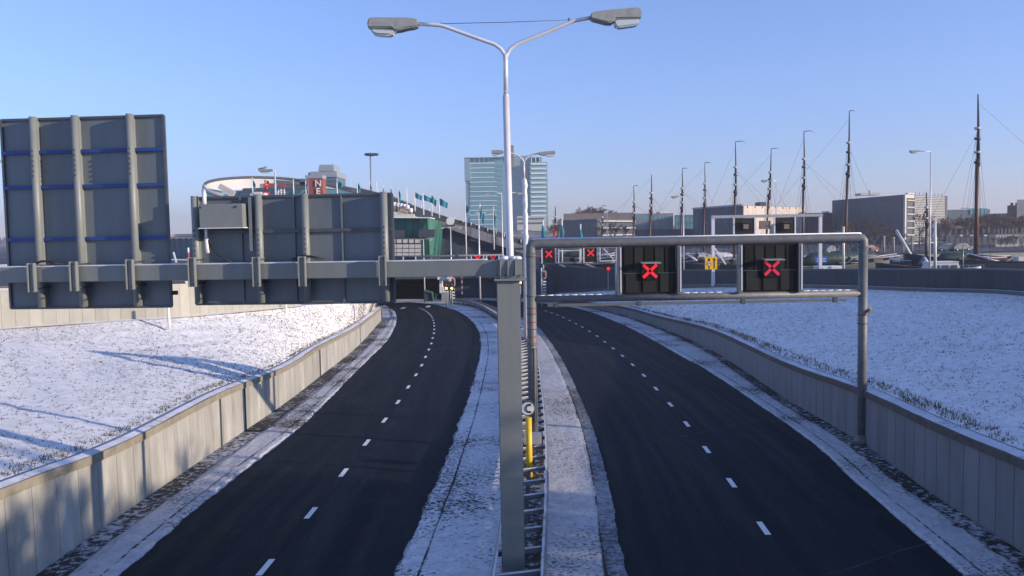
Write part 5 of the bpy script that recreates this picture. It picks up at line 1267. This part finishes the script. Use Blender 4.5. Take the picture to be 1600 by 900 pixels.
prismb(hb, 'low_part', 'facade_teal', [(1546,345),(1640,330),(1680,370),(1546,370)], 334); prismb(hb, 'mid_part', 'facade_dark', [(1573,338),(1640,338),(1640,360),(1573,360)], 321); prismb(hb, 'upper_part', 'facade_grey', [(1588,335),(1650,335),(1650,355),(1588,355)], 312)
facewin(hb, 'window', 'glass_dark', XY(1576,337.9), XY(1638,337.9), 3, 9, 3, 8, .6, .5)
gh = thing('grey_houses', 'low grey terrace with small white dormers behind the barge mast', 'house', (X(1520,230),230,-5.2)); prismb(gh, 'wall', 'facade_dark', [(1479,230),(1560,230),(1560,242),(1479,242)], 368); facewin(gh, 'window', 'glass_dark', XY(1481,230), XY(1558,230), -5, -.5, 2, 9, .3, .45)
for px in (1500, 1516, 1538): blk(gh, 'dormer', 'snow_cap', px, px+4, 367, 369, 229.5, 2)
wh = thing('white_house', 'ornate white-fronted house with tall windows at the right edge', 'house', (X(1575,205),205,-5.2)); prismb(wh, 'wall', 'slat_grey', [(1556,205),(1592,205),(1592,215),(1556,215)], 367); facewin(wh, 'window', 'glass_dark', XY(1557,205), XY(1591,205), -4.8, -.6, 2, 6, .5, .7)
prismb(wh, 'porch', 'facade_white', [(1558,201),(1586,201),(1586,204.8),(1558,204.8)], 391); facewin(wh, 'porch_window', 'glass_dark', XY(1559,201), XY(1585,201), -4.9, -2.4, 1, 6, .6, .8); blk(wh, 'porch_roof', 'facade_white', 1556, 1588, 390, 391.5, 200, 5)
wh2 = thing('white_house', 'second white-fronted house cut by the right picture edge', 'house', (X(1610,208),208,-5.2)); prismb(wh2, 'wall', 'facade_grey', [(1593,208),(1640,208),(1640,218),(1593,218)], 365); facewin(wh2, 'window', 'glass_dark', XY(1594,208), XY(1638,208), -4.8, -.6, 2, 7, .5, .7)
pav = thing('waterside_pavilion', 'low waterside pavilion with a thin roof left of the white house', 'pavilion', (X(1540,190),190,-5.2)); blk(pav, 'roof', 'grey_metal', 1496, 1556, 391, 393, 188, 8)
for k in range(5): blk(pav, 'post', 'facade_grey', 1499+k*13, 1499.8+k*13, 393, 405, 188.5, .3)
blk(pav, 'back_wall', 'facade_dark', 1500, 1554, 393.5, 405, 193, .4)
# left background
lh = thing('glass_hall', 'blue glass hall with a pale roof seen between the two sign boards', 'building', (X(285,150),150,-4.6)); blk(lh, 'glass_front', 'glass_blue', 200, 340, 372, 405, 150, 20); blk(lh, 'roof', 'facade_white', 196, 345, 364.5, 371.5, 149, 24)
for k in range(14): blk(lh, 'mullion', 'facade_teal', 205+k*9.5, 205.7+k*9.5, 372, 405, 149.9, .2)
lr = thing('ramp_rail', 'slanted pale handrail in front of the blue glass hall', 'railing', P(272,410,90)); mb = MB(); mb.beam(P(271,394,90), P(275.5,410,90), .15, .15, up=Vector((0,1,0))); mb.build('rail', 'lamp_pole', lr); mb = MB(); mb.beam(P(268,405.5,90), P(292,406,90), .1, .1); mb.build('lower_rail', 'lamp_pole', lr)
banded(295, 412, 387, 80, 'short red and white pole between the two sign boards', 3, .09)

# ------------------------------------------------------------------ bare trees
def grow(seed, height, spread, lv=5, trunk_r=.35, rmin=.035, trunk_h=.25, nb=(2,3)):
    random.seed(seed); tr = MB(); tw_ = MB()
    def rec(p, d, L, r, lev):
        pts = [p]; q = p; dd = d.copy()
        for i in range(3):
            dd = (dd + Vector((random.uniform(-.16,.16), random.uniform(-.16,.16), random.uniform(-.04,.12)))).normalized(); q = q + dd*(L/3); pts.append(q)
        rr = [max(rmin, r*(1-.13*i)) for i in range(4)]
        (tr if lev >= lv-1 else tw_).tube(pts, rr, 6 if lev >= lv-1 else 3, cap=False)
        if lev == 0: return
        for k in range(random.choice(nb)+(1 if lev <= 2 else 0)):
            an = random.uniform(0, 6.28); tilt = random.uniform(.3, .85)*spread
            a = dd.cross(Vector((0,0,1)) if abs(dd.z) < .95 else Vector((1,0,0))).normalized(); b = dd.cross(a)
            nd = (dd*math.cos(tilt) + (a*math.cos(an)+b*math.sin(an))*math.sin(tilt)).normalized(); nd.z += .10; nd.normalize()
            st = pts[random.choice((2,3,3))]; rec(st, nd, L*random.uniform(.62,.84), max(rmin, r*.62), lev-1)
    rec(Vector((0,0,0)), Vector((0,0,1)), height*trunk_h, trunk_r, lv)
    return tr, tw_
PROTO = {}
def proto_tree(key, **k):
    tr, tw_ = grow(**k)
    r = bpy.data.objects.new('bare_tree', None); r.empty_display_size = .2
    a = tr.build('trunk', 'bark'); b_ = tw_.build('crown', 'twig'); h = max(v.co.z for v in b_.data.vertices)
    PROTO[key] = (a.data, b_.data, h); bpy.data.objects.remove(a); bpy.data.objects.remove(b_); bpy.data.objects.remove(r)
for q in range(4): proto_tree('far%d' % q, seed=40+q, height=11, spread=1.05, lv=6, rmin=.045, trunk_r=.30, nb=(2,3), trunk_h=.22)
for q in range(2): proto_tree('fine%d' % q, seed=70+q, height=10, spread=.8, lv=6, rmin=.028, trunk_r=.22)
for q in range(2): proto_tree('near%d' % q, seed=90+q, height=8, spread=1.05, lv=6, rmin=.020, trunk_r=.20, nb=(3,3))
def tree(key, loc, h, label, group, rot=0, wide=1.0):
    a, b_, hh = PROTO[key]; r = thing('bare_tree', label, 'tree', loc, group); r.rotation_euler = (0,0,rot); k = h/hh; r.scale = (k*wide, k*wide, k)
    for nm_, me in (('trunk', a), ('crown', b_)): o = bpy.data.objects.new(nm_, me); COL.objects.link(o); o.parent = r
    return r
random.seed(12)
def trees_px(spec, D, group, label, key='far', zg=-5.2, wide=1.0):
    for i, (px, yt, dd) in enumerate(spec):
        z = Zp(px, yt, D+dd); p = P(px, 380, D+dd)
        tree('%s%d' % (key, (i*7+int(px)) % (4 if key == 'far' else 2)), (p.x, D+dd, zg), z-zg, label, group, random.uniform(0, 6.28), wide)
trees_px([(868,350,0),(884,336,5),(898,328,10),(912,323,0),(925,320,12),(938,323,4),(952,327,15),(966,331,2),(980,334,8)], 400, 'bare trees behind the apartment block', 'bare winter tree rising behind the brown apartment block', wide=1.25)
trees_px([(938,352,0),(958,346,3),(976,350,1),(902,372,-4)], 285, 'bare trees before the apartment block', 'bare tree in front of the lit balconies of the apartment block')
trees_px([(1316,360,0),(1341,356,3),(1366,358,-3),(1388,364,0)], 205, 'low bare trees before the office cube', 'lower bare tree nearer the water in front of the dark office cube face', wide=1.5)
trees_px([(1308,352,0),(1330,345,6),(1352,341,2),(1376,348,0),(1396,356,5),(1276,362,0),(1262,366,3)], 215, 'bare trees before the office cube', 'reddish bare tree in front of the dark face of the office cube')
trees_px([(1437,331,0)], 215, None, 'single bare tree silhouetted on the sunlit slatted face', key='fine')
trees_px([(1468,345,0)], 219, None, 'slender bare tree at the right edge of the slatted face', key='fine')
trees_px([(1482,340,0),(1493,338,8),(1505,335,3),(1517,338,10),(1529,334,0),(1541,337,6),(1552,336,2),(1563,333,9),(1574,337,0),(1586,335,5),(1597,338,3),(1608,336,7),(1500,345,-8),(1535,347,-8),(1570,346,-8)], 262, 'dense row of bare trees at the right', 'bare tree in the dense dark row right of the office cube', wide=1.5)
trees_px([(1486,352,0),(1498,356,3),(1509,350,-3),(1519,354,4),(1533,351,0),(1545,355,3),(1557,352,-3),(1569,349,2),(1581,353,0),(1594,350,3)], 242, 'lower bare trees at the right', 'lower bare tree in front of the dense dark tree row at right', wide=1.7)
trees_px([(1551,369,0),(1563,371,2),(1572,368,0),(1585,366,2),(1597,367,0)], 186, 'bare trees before the white houses', 'small bare tree in front of the white-fronted houses', key='fine', wide=1.2)
# trees beyond the right picture edge beside the overpass, they dapple the foreground
for k, (x, y, h, kk, wh_) in enumerate(((44,6.5,11.0,1,'nearest to the picture edge'),(37.5,4.0,11.5,1,'second back'),(43.5,1.0,12.0,0,'third back'),(37.5,-2.0,11.5,1,'fourth back'),(44,-5.5,12.0,0,'fifth back'),(38.5,-8.5,11.5,1,'last of the row'))):
    tree('near%d' % kk, (x,y,-4.6), h, 'bare tree on the right bank outside the picture, '+wh_, 'bare trees beside the overpass', k*1.3, 1.1)

# ------------------------------------------------------------------ sailing barges in the harbour
def barge(D, px, mast, label, hull='hull_dark', L=22, head=0, boom=None, cabin=True, mast_r=.16, mast_mat='wood_mast', top_mat='mast_black', ox=0, deckz=-4.55, bow=.9, pennant=True, rig=True, cover=True, Bm=4.6, tiltx=0):
    """mast = (px top, py top, px base); px = mast base; hull centre offset ox along its length"""
    b = P(px, 405, D); cx = b.x + ox*math.cos(head); cy = D + ox*math.sin(head)
    t = thing('sailing_barge', label, 'sailing barge', (cx, cy, -6.4), 'sailing barges moored in the harbour')
    ax = Vector((math.cos(head), math.sin(head), 0)); ay = Vector((-math.sin(head), math.cos(head), 0)); C0 = Vector((cx, cy, 0))
    def W(u, v, z): return C0+ax*u+ay*v+Vector((0,0,z))
    n = 14; mb = MB(); rows = []; deck = []
    for i in range(n+1):
        s_ = i/n*2-1; u = s_*L/2; wv = Bm/2*max(.06, (1-abs(s_)**4))**.6; zt = deckz+.25+bow*max(0, s_)**2.5+.5*max(0, -s_)**3
        rows.append([mb.vert(W(u*(.93 if k in (0,4) else 1), w_*f, z)) for k, (w_, f, z) in enumerate(((wv,-.8,-6.7),(wv,-1,-5.8),(wv,-1.0,zt),(0,0,-6.8),(wv,.8,-6.7),(wv,1,-5.8),(wv,1.0,zt)))]); deck.append((u, wv, zt))
    for i in range(n):
        a, c = rows[i], rows[i+1]
        for k, l in ((0,1),(1,2),(4,5),(5,6),(3,0),(3,4)): mb.face((a[k], a[l], c[l], c[k]), smooth=True)
    for e in (rows[0], rows[-1]): mb.face((e[3],e[0],e[1],e[2],e[6],e[5],e[4]))
    mb.build('hull', hull, t, fixn=True)
    mb = MB(); mb.ribbon([W(u, -w_*.96, z-.22) for u, w_, z in deck], [W(u, w_*.96, z-.22) for u, w_, z in deck]); mb.build('deck', 'boat_snow', t)
    for sd in (-1, 1): mb = MB(); mb.tube([W(u, sd*w_, z) for u, w_, z in deck], .07, 5); mb.build('gunwale', 'facade_brown' if sd < 0 else hull, t)
    if cabin:
        mb = MB(); c = [W(-L*.36,-1.4,deckz), W(-L*.12,-1.4,deckz), W(-L*.12,1.4,deckz), W(-L*.36,1.4,deckz)]; mb.prism(c, (0,0,.95)); cbn = mb.build('cabin', 'hull_brown' if int(px)%2 else 'hull_green', t, bevel=.04, fixn=True)
        for k in range(4): mb = MB(); c1 = W(-L*.34+k*L*.055,-1.43,deckz+.45); mb.beam(c1, c1+ax*.7, .05, .38); mb.build('window', 'glass_dark', cbn)
        mb = MB(); c = [W(-L*.36-.05,-1.45,deckz+.96), W(-L*.12+.05,-1.45,deckz+.96), W(-L*.12+.05,1.45,deckz+.96), W(-L*.36-.05,1.45,deckz+.96)]; mb.prism(c, (0,0,.07)); mb.build('roof_snow', 'boat_snow', cbn, fixn=True)
    if cover:
        mb = MB(); mb.tube([W(-L*.08,0,deckz+.5), W(L*.0,0,deckz+1.0), W(L*.22,0,deckz+.95), W(L*.30,0,deckz+.4)], [.3,.75,.7,.25], 8); mb.build('hatch_cover', 'boat_snow' if int(px)%2 else 'hull_green', t)
    random.seed(int(px)+3)
    for k in range(6):
        u0 = random.uniform(-.45, .3)*L; ln = random.uniform(2.5, 7); v = random.uniform(-1.2, 1.2); z0 = deckz+random.uniform(.3, .9); z1 = z0+random.uniform(-.3, .8); rr = random.choice((.06,.09,.13))
        mb = MB(); mb.tube([W(u0,v,z0), W(u0+ln*.5,v+.1,(z0+z1)/2-.06), W(u0+ln,v,z1)], [rr, rr*1.2, rr*.7], 6); sp_ = mb.build('furled_spar', random.choice(('wood_dark','wood_mast','hull_brown','cabin_white')), t)
        mb = MB(); mb.tube([W(u0,v,z0+rr*.8), W(u0+ln*.5,v+.1,(z0+z1)/2-.06+rr), W(u0+ln,v,z1+rr*.6)], rr*.6, 5); mb.build('spar_snow', 'snow_cap', sp_)
    for k in range(3):
        c_ = W(random.uniform(-.4,.35)*L, random.uniform(-1.4,1.4), deckz); q_ = random.uniform(.25,.6); mb = MB(); mb.box((c_.x-q_, c_.y-q_, c_.z), (c_.x+q_, c_.y+q_, c_.z+random.uniform(.4,.95))); mb.build('deck_locker', random.choice(('hull_dark','brick_red','facade_brown','facade_white')), t)
    tx, ty, bx_ = mast; top = P(tx, ty, D); base = Vector((b.x, D, deckz)); q = base.lerp(top, .62)
    mb = MB(); mb.tube([base, q], [mast_r, mast_r*.75], 8); ms = mb.build('mast', mast_mat, t)
    mb = MB(); mb.tube([q+Vector((.1,0,-.8)), base.lerp(top,.8)+Vector((.1,0,0)), top], [mast_r*.8,mast_r*.6,mast_r*.25], 8); mb.build('topmast', top_mat, ms)
    for f in (.60,.66,.74,.80): c = base.lerp(top, f); mb = MB(); mb.tube([c-Vector((0,0,.12)), c+Vector((0,0,.12))], mast_r*1.25, 8); mb.tube([c+Vector((.1,0,.0)), c+Vector((.35,0,-.15))], .04, 4); mb.build('mast_band', 'facade_white' if f in (.66,.8) else 'mast_black', ms)
    if pennant:
        mb = MB(); pk = .55+.5*((int(px)*7)%10)/10; mb.beam(top+Vector((0,0,.05)), top+Vector((.8*pk,0,.12)), .04, .08); mb.tube([top+Vector((.75*pk,0,.12)), top+Vector((1.1*pk,0,.03)), top+Vector((1.35*pk,.1,-.25*pk))], [.03,.02,.01], 4); mb.build('pennant', 'mast_black', ms)
    if rig:
        mb = MB(); 
        for u, v in ((L*.47,0),(L*.30,0),(-L*.47,0)): mb.tube([W(u+ (0),v,deckz+.6+(.5 if u>0 else 0)), base.lerp(top,.78 if u>0 else .95)], .011, 3)
        for f in (.62,.8):
            for sd in (-1,1): 
                for du in (-.8, 0, .9): mb.tube([base+ay*(sd*2.0)+ax*du, base.lerp(top,f)], .011, 3)
        mb.build('rigging', 'rope', t)
    if boom:
        for (x0,y0,x1,y1,r_,mt) in boom: mb = MB(); mb.tube([P(x0,y0,D-1), P(x1,y1,D-1)], [r_,r_*.9], 8); sp = mb.build('spar', mt, t); mb = MB(); mb.tube([P(x0,y0,D-1)+Vector((0,0,r_*.8)), P(x1,y1,D-1)+Vector((0,0,r_*.8))], r_*.6, 6); mb.build('spar_snow', 'snow_cap', sp)
    mb = MB(); c = W(0,-Bm/2-.12,deckz-.3); mb.prism([c+ax*(-2), c+ax*(.2), c+ax*(1.0)-Vector((0,0,1.3)), c+ax*(-1.2)-Vector((0,0,1.6)), c+ax*(-2.4)-Vector((0,0,.9))], -ay*.12); mb.build('leeboard', 'wood_dark', t, fixn=True)
    return t
barge(90, 1525, (1528,147,1525), 'big black-hulled barge with the tallest mast, near the right picture edge', L=24, head=math.pi-.18, ox=-5, mast_r=.24, boom=[(1512,399,1599,421,.2,'wood_dark'),(1514,403,1556,417,.12,'wood_mast'),(1560,414,1640,409,.09,'wood_mast')], bow=.9, pennant=False, Bm=5.2, deckz=-4.0, cabin=False, cover=False)
barge(100, 1320, (1327,174,1320), 'barge with the very tall dark mast just left of the gantry corner', L=22, head=.15, ox=-4, mast_r=.19, boom=[(1325,412,1344,399,.12,'wood_mast')], hull='hull_green')
barge(104, 1254, (1256,206,1254), 'barge whose mast stands at the right end of the cream hall wall', L=21, head=.1, ox=4, mast_r=.17, boom=[(1252,405,1285,416,.15,'cabin_white')])
barge(108, 1195, (1205,233,1195), 'barge with the reddish mast leaning to the right before the cream wall', L=18, head=-.2, ox=-3, mast_r=.16, hull='hull_brown', cabin=False)
barge(106, 1147, (1149,222,1147), 'barge with a dark mast left of the cream wall corner', L=20, head=.2, ox=3, mast_r=.16)
barge(112, 1099, (1101,255,1099), 'barge with the thin dark mast at the left end of the dark hall', L=18, head=.0, ox=-4, mast_r=.13, hull='hull_brown')
barge(110, 1063, (1066,264,1063), 'barge with a brown mast behind the lamp left of the yellow sign', L=20, head=.15, ox=2, mast_r=.15, pennant=True, boom=[(1070,396,1100,414,.12,'cabin_white')])
barge(116, 1014, (1018,273,1014), 'barge with the plain brown mast above the left red cross', L=19, head=-.1, ox=-3, mast_r=.17, top_mat='wood_mast', pennant=False, rig=True)
barge(120, 990, (990,291,990), 'barge with the short dark banded mast right of the apartment block', L=18, head=.1, ox=3, mast_r=.14)
barge(135, 940, (941,322,940), 'barge with a thin black mast in front of the lit balconies', L=16, head=.1, ox=3, mast_r=.12)
barge(150, 866, (867.5,322,866), 'barge with a red lower mast right of the glass tower', L=16, head=.1, ox=3, mast_r=.2, mast_mat='red_paint', pennant=False)
barge(92, 1448, (1447,300,1448), 'low barge with a short black mast right behind the white street lamp', L=15, head=.1, ox=2, mast_r=.15, mast_mat='mast_black', pennant=False, boom=[(1401,361,1432,414,.17,'cabin_white'),(1390,404,1420,412,.15,'cabin_white')], hull='hull_dark')
def cabin_boat(px, D, L, head, label, zt=-3.5):
    c = P(px, 410, D); t = thing('cabin_boat', label, 'boat', (c.x, D, -6.4), 'small white cabin boats'); ax = Vector((math.cos(head), math.sin(head), 0)); ay = Vector((-math.sin(head), math.cos(head), 0))
    def W(u, v, z): return Vector((c.x, D, z))+ax*u+ay*v
    mb = MB(); n = 10; rows = []
    for i in range(n+1):
        s_ = i/n*2-1; wv = 1.5*max(.05, 1-max(0, s_)**2.2); z = zt-.75+.35*max(0, s_)**2; rows.append([mb.vert(W(s_*L/2, a*wv*b_, zz)) for a, b_, zz in ((-1,.7,-6.7),(-1,1,z),(1,1,z),(1,.7,-6.7))])
    for i in range(n):
        for k in range(4): mb.face((rows[i][k], rows[i][(k+1)%4], rows[i+1][(k+1)%4], rows[i+1][k]), smooth=False)
    mb.face(rows[0][::-1]); mb.face(rows[-1]); mb.build('hull', 'cabin_white', t, fixn=True)
    mb = MB(); mb.prism([W(-L*.30,-1.1,zt-.8), W(L*.16,-1.1,zt-.8), W(L*.12,-.95,zt), W(-L*.28,-.95,zt)], ay*2.1); cb_ = mb.build('cabin', 'cabin_white', t, bevel=.05, fixn=True)
    for k in range(3): mb = MB(); a = W(-L*.24+k*L*.125,-1.1,zt-.40); mb.beam(a, a+ax*(L*.085), .07, .34); mb.build('window', 'glass_dark', cb_)
    mb = MB(); mb.prism([W(-L*.29,-.98,zt+.01), W(L*.13,-.98,zt+.01), W(L*.13,.98,zt+.01), W(-L*.29,.98,zt+.01)], (0,0,.10)); mb.build('roof_snow', 'snow_cap', cb_, fixn=True)
    mb = MB(); pts = [W(L*.12+u, -1.3+.0*u, zt-.25) for u in (0,.8,1.6,2.2)]; mb.tube(pts, .02, 4)
    for p in pts: mb.tube([p, p-Vector((0,0,.5))], .02, 4)
    mb.build('railing', 'galvanised', t); return t
cabin_boat(1478, 84, 6.5, -.1, 'white cabin boat moored just right of the thick white pole', -3.55)
cabin_boat(1300, 84, 5, .1, 'white cabin boat under the small blue sign', -3.8)
# tent-shaped sail cover and bundles on the far boats
sc_ = thing('deck_tent', 'dark peaked deck tent beside the white street lamp', 'tent', P(1443,413,86)); mb = MB(); i = [mb.vert(p) for p in (P(1433,414,85), P(1456,414,85), P(1456,413,89), P(1433,413,89), P(1442,399,87))]; mb.face((i[0],i[1],i[4])); mb.face((i[1],i[2],i[4])); mb.face((i[2],i[3],i[4])); mb.face((i[3],i[0],i[4])); mb.build('canvas', 'hull_dark', sc_, fixn=True)
mb = MB(); mb.tube([P(1444,402,84.8), P(1449,409,84.8), P(1456,413,84.8)], .12, 6); mb.build('snow_fold', 'snow_cap', sc_)
# mooring posts on the far quay
for k, px in enumerate((1381,1396,1411,1425,1449,1462)):
    p = P(px, 404, 175); t_ = thing('mooring_post', 'pale mooring post on the far quay in front of the office cube', 'post', (p.x,175,-5.2), 'mooring posts before the office cube'); mb = MB(); mb.tube([(p.x,175,-5.4),(p.x,175,-5.2+3.2-.3*(k%3))], .22, 8); mb.build('post', 'lamp_shell', t_); mb = MB(); z = -5.2+3.2-.3*(k%3); mb.tube([(p.x,175,z),(p.x,175,z+.15)], .24, 8); mb.build('cap_snow', 'snow_cap', t_)

# ------------------------------------------------------------------ parked cars
def make_car(label, body, loc, rz, group, tall=False, first=None):
    t = thing('parked_car', label, 'car', loc, group); t.rotation_euler = (0,0,rz)
    def part(name, mb, mt, par, **k):
        o = mb.build(name, mt, None, **k); o.parent = par; return o
    hgt = 1.95 if tall else 1.45
    side = [(-2.1,.35),(2.1,.35),(2.15,.75),(1.9,.92),(1.1,1.0),(.55,hgt-.05),(-1.2 if not tall else -2.0,hgt),(-1.95 if not tall else -2.1,1.0),(-2.15,.8)]
    mb = MB(); mb.prism([Vector((a,-.85,b_)) for a, b_ in side], (0,1.7,0)); bd = part('body', mb, body, t, bevel=.05, fixn=True)
    for sg in (-1, 1):
        mb = MB(); mb.prism([Vector((a,sg*.855,b_)) for a, b_ in ((.85,1.02),(.45,hgt-.13),(-1.05,hgt-.13),(-1.6,1.02))], (0,sg*.02,0)); part('side_window', mb, 'glass_dark', bd, fixn=True)
        for x in (-1.3, 1.35):
            mb = MB(); mb.tube([(x,sg*.70,.33),(x,sg*.88,.33)], .33, 14); wh_ = part('wheel', mb, 'signal_black', t); mb = MB(); mb.tube([(x,sg*.88,.33),(x,sg*.895,.33)], .19, 10); part('rim', mb, 'galvanised', wh_)
    mb = MB(); mb.box((-1.2,-.75,hgt+.0),(.45,.75,hgt+.07)); part('roof_snow', mb, 'boat_snow', bd, bevel=.03)
    return t
car_cols = ['facade_teal','grey_metal','facade_grey','sign_blue','roof_dark','brick_red']
for k, px in enumerate((1478,1489,1500,1511,1347,1364,1296,1228,1176)):
    p = P(px, 400, 178); make_car(('bluish','grey','white','blue','dark','dull red','teal grey','silver','pale')[k]+' snow-roofed car parked on the far quay, %s' % ('right of the office cube','right of the office cube','left of the barge mast','beside the barge mast','left of the office cube','left of the office cube','behind the blue sign','behind the right lane signal','behind the right lane signal')[k], car_cols[k % 6], (p.x, 178+(k%2)*2, -5.2), .1*k, 'cars parked on the far quay')
for px, D, mt, lb, tall in ((277,62,'cabin_white','white van roof above the panel wall between the sign boards',True),(289,63,'sign_blue','blue van above the panel wall beside the white van',True),(4,70,'cabin_white','white van above the panel wall at the left picture edge',True)):
    p = P(px, 438, D); make_car(lb, mt, (p.x, D, -4.6), .3, 'vans behind the panel wall', tall)
cabin_boat(3, 115, 10, .2, 'white yacht at the left picture edge beside the tall sign', -3.0)
# distant wooded skyline
random.seed(31); mb = MB()
for k in range(900):
    x = random.uniform(-1500, 1900); y = random.uniform(1250, 1500); h = random.uniform(8, 17)
    for j in range(6):
        a = Vector((x+random.uniform(-7,7), y+random.uniform(-7,7), -5.2)); w2 = random.uniform(2, 5)
        mb.poly([a+Vector((-w2,0,h*.25)), a+Vector((w2,random.uniform(-2,2),h*.2)), a+Vector((random.uniform(-3,3),2,h*random.uniform(.7,1.05)))])
tag(mb.build('distant_wood', 'twig'), 'low wooded skyline fading into the haze', 'wood', kind='stuff')

# ------------------------------------------------------------------ winter haze
m, nt, b = newmat('haze_air'); nt.nodes.remove(b)
pv = N(nt, 'VolumePrincipled'); pv.inputs['Color'].default_value = (.90,.91,.95,1); pv.inputs['Density'].default_value = HAZE; pv.inputs['Anisotropy'].default_value = .2
nt.links.new(pv.outputs[0], nt.nodes['Material Output'].inputs['Volume']); M['haze_air'] = m
mb = MB(); mb.box((-2450,-320,-12),(2450,2700,75)); hz = mb.build('haze', 'haze_air'); hz['kind'] = 'stuff'; hz['label'] = 'thin bluish winter haze over the harbour'

# ------------------------------------------------------------------ parts that are several loose pieces become one object per piece
def split_loose(o):
    me = o.data; n = len(me.vertices); par = list(range(n))
    def f(a):
        while par[a] != a: par[a] = par[par[a]]; a = par[a]
        return a
    for e in me.edges: par[f(e.vertices[0])] = f(e.vertices[1])
    g = {}
    for i in range(n): g.setdefault(f(i), []).append(i)
    roots = list(g); bb = []
    for r in roots:
        cs = [me.vertices[i].co for i in g[r]]
        bb.append(([min(c[k] for c in cs)-.03 for k in range(3)], [max(c[k] for c in cs)+.03 for k in range(3)]))
    q = list(range(len(roots)))
    def h(a):
        while q[a] != a: q[a] = q[q[a]]; a = q[a]
        return a
    for i in range(len(roots)):
        for j in range(i):
            if all(bb[i][0][k] <= bb[j][1][k] and bb[j][0][k] <= bb[i][1][k] for k in range(3)): q[h(i)] = h(j)
    cl = {}
    for i, r in enumerate(roots): cl.setdefault(h(i), []).extend(g[r])
    if len(cl) < 2: return
    for ci, vs in enumerate(cl.values()):
        keep = set(vs); bm = bmesh.new(); bm.from_mesh(me); bm.verts.ensure_lookup_table()
        bmesh.ops.delete(bm, geom=[bm.verts[i] for i in range(n) if i not in keep], context='VERTS')
        m2 = bpy.data.meshes.new(me.name); bm.to_mesh(m2); bm.free()
        for mt in me.materials: m2.materials.append(mt)
        if ci == 0: first = m2
        else:
            c = o.copy(); c.data = m2; COL.objects.link(c); c.parent = o.parent; c.matrix_parent_inverse = o.matrix_parent_inverse.copy()
    o.data = first
for o in list(COL.objects):
    if o.type == 'MESH' and o.parent and o.name.split('.')[0] in ('bolt','collar','joint_shadow_strip','lock','ramp_rail','snow_layer','walkway_frame','conduit','slot'): split_loose(o)
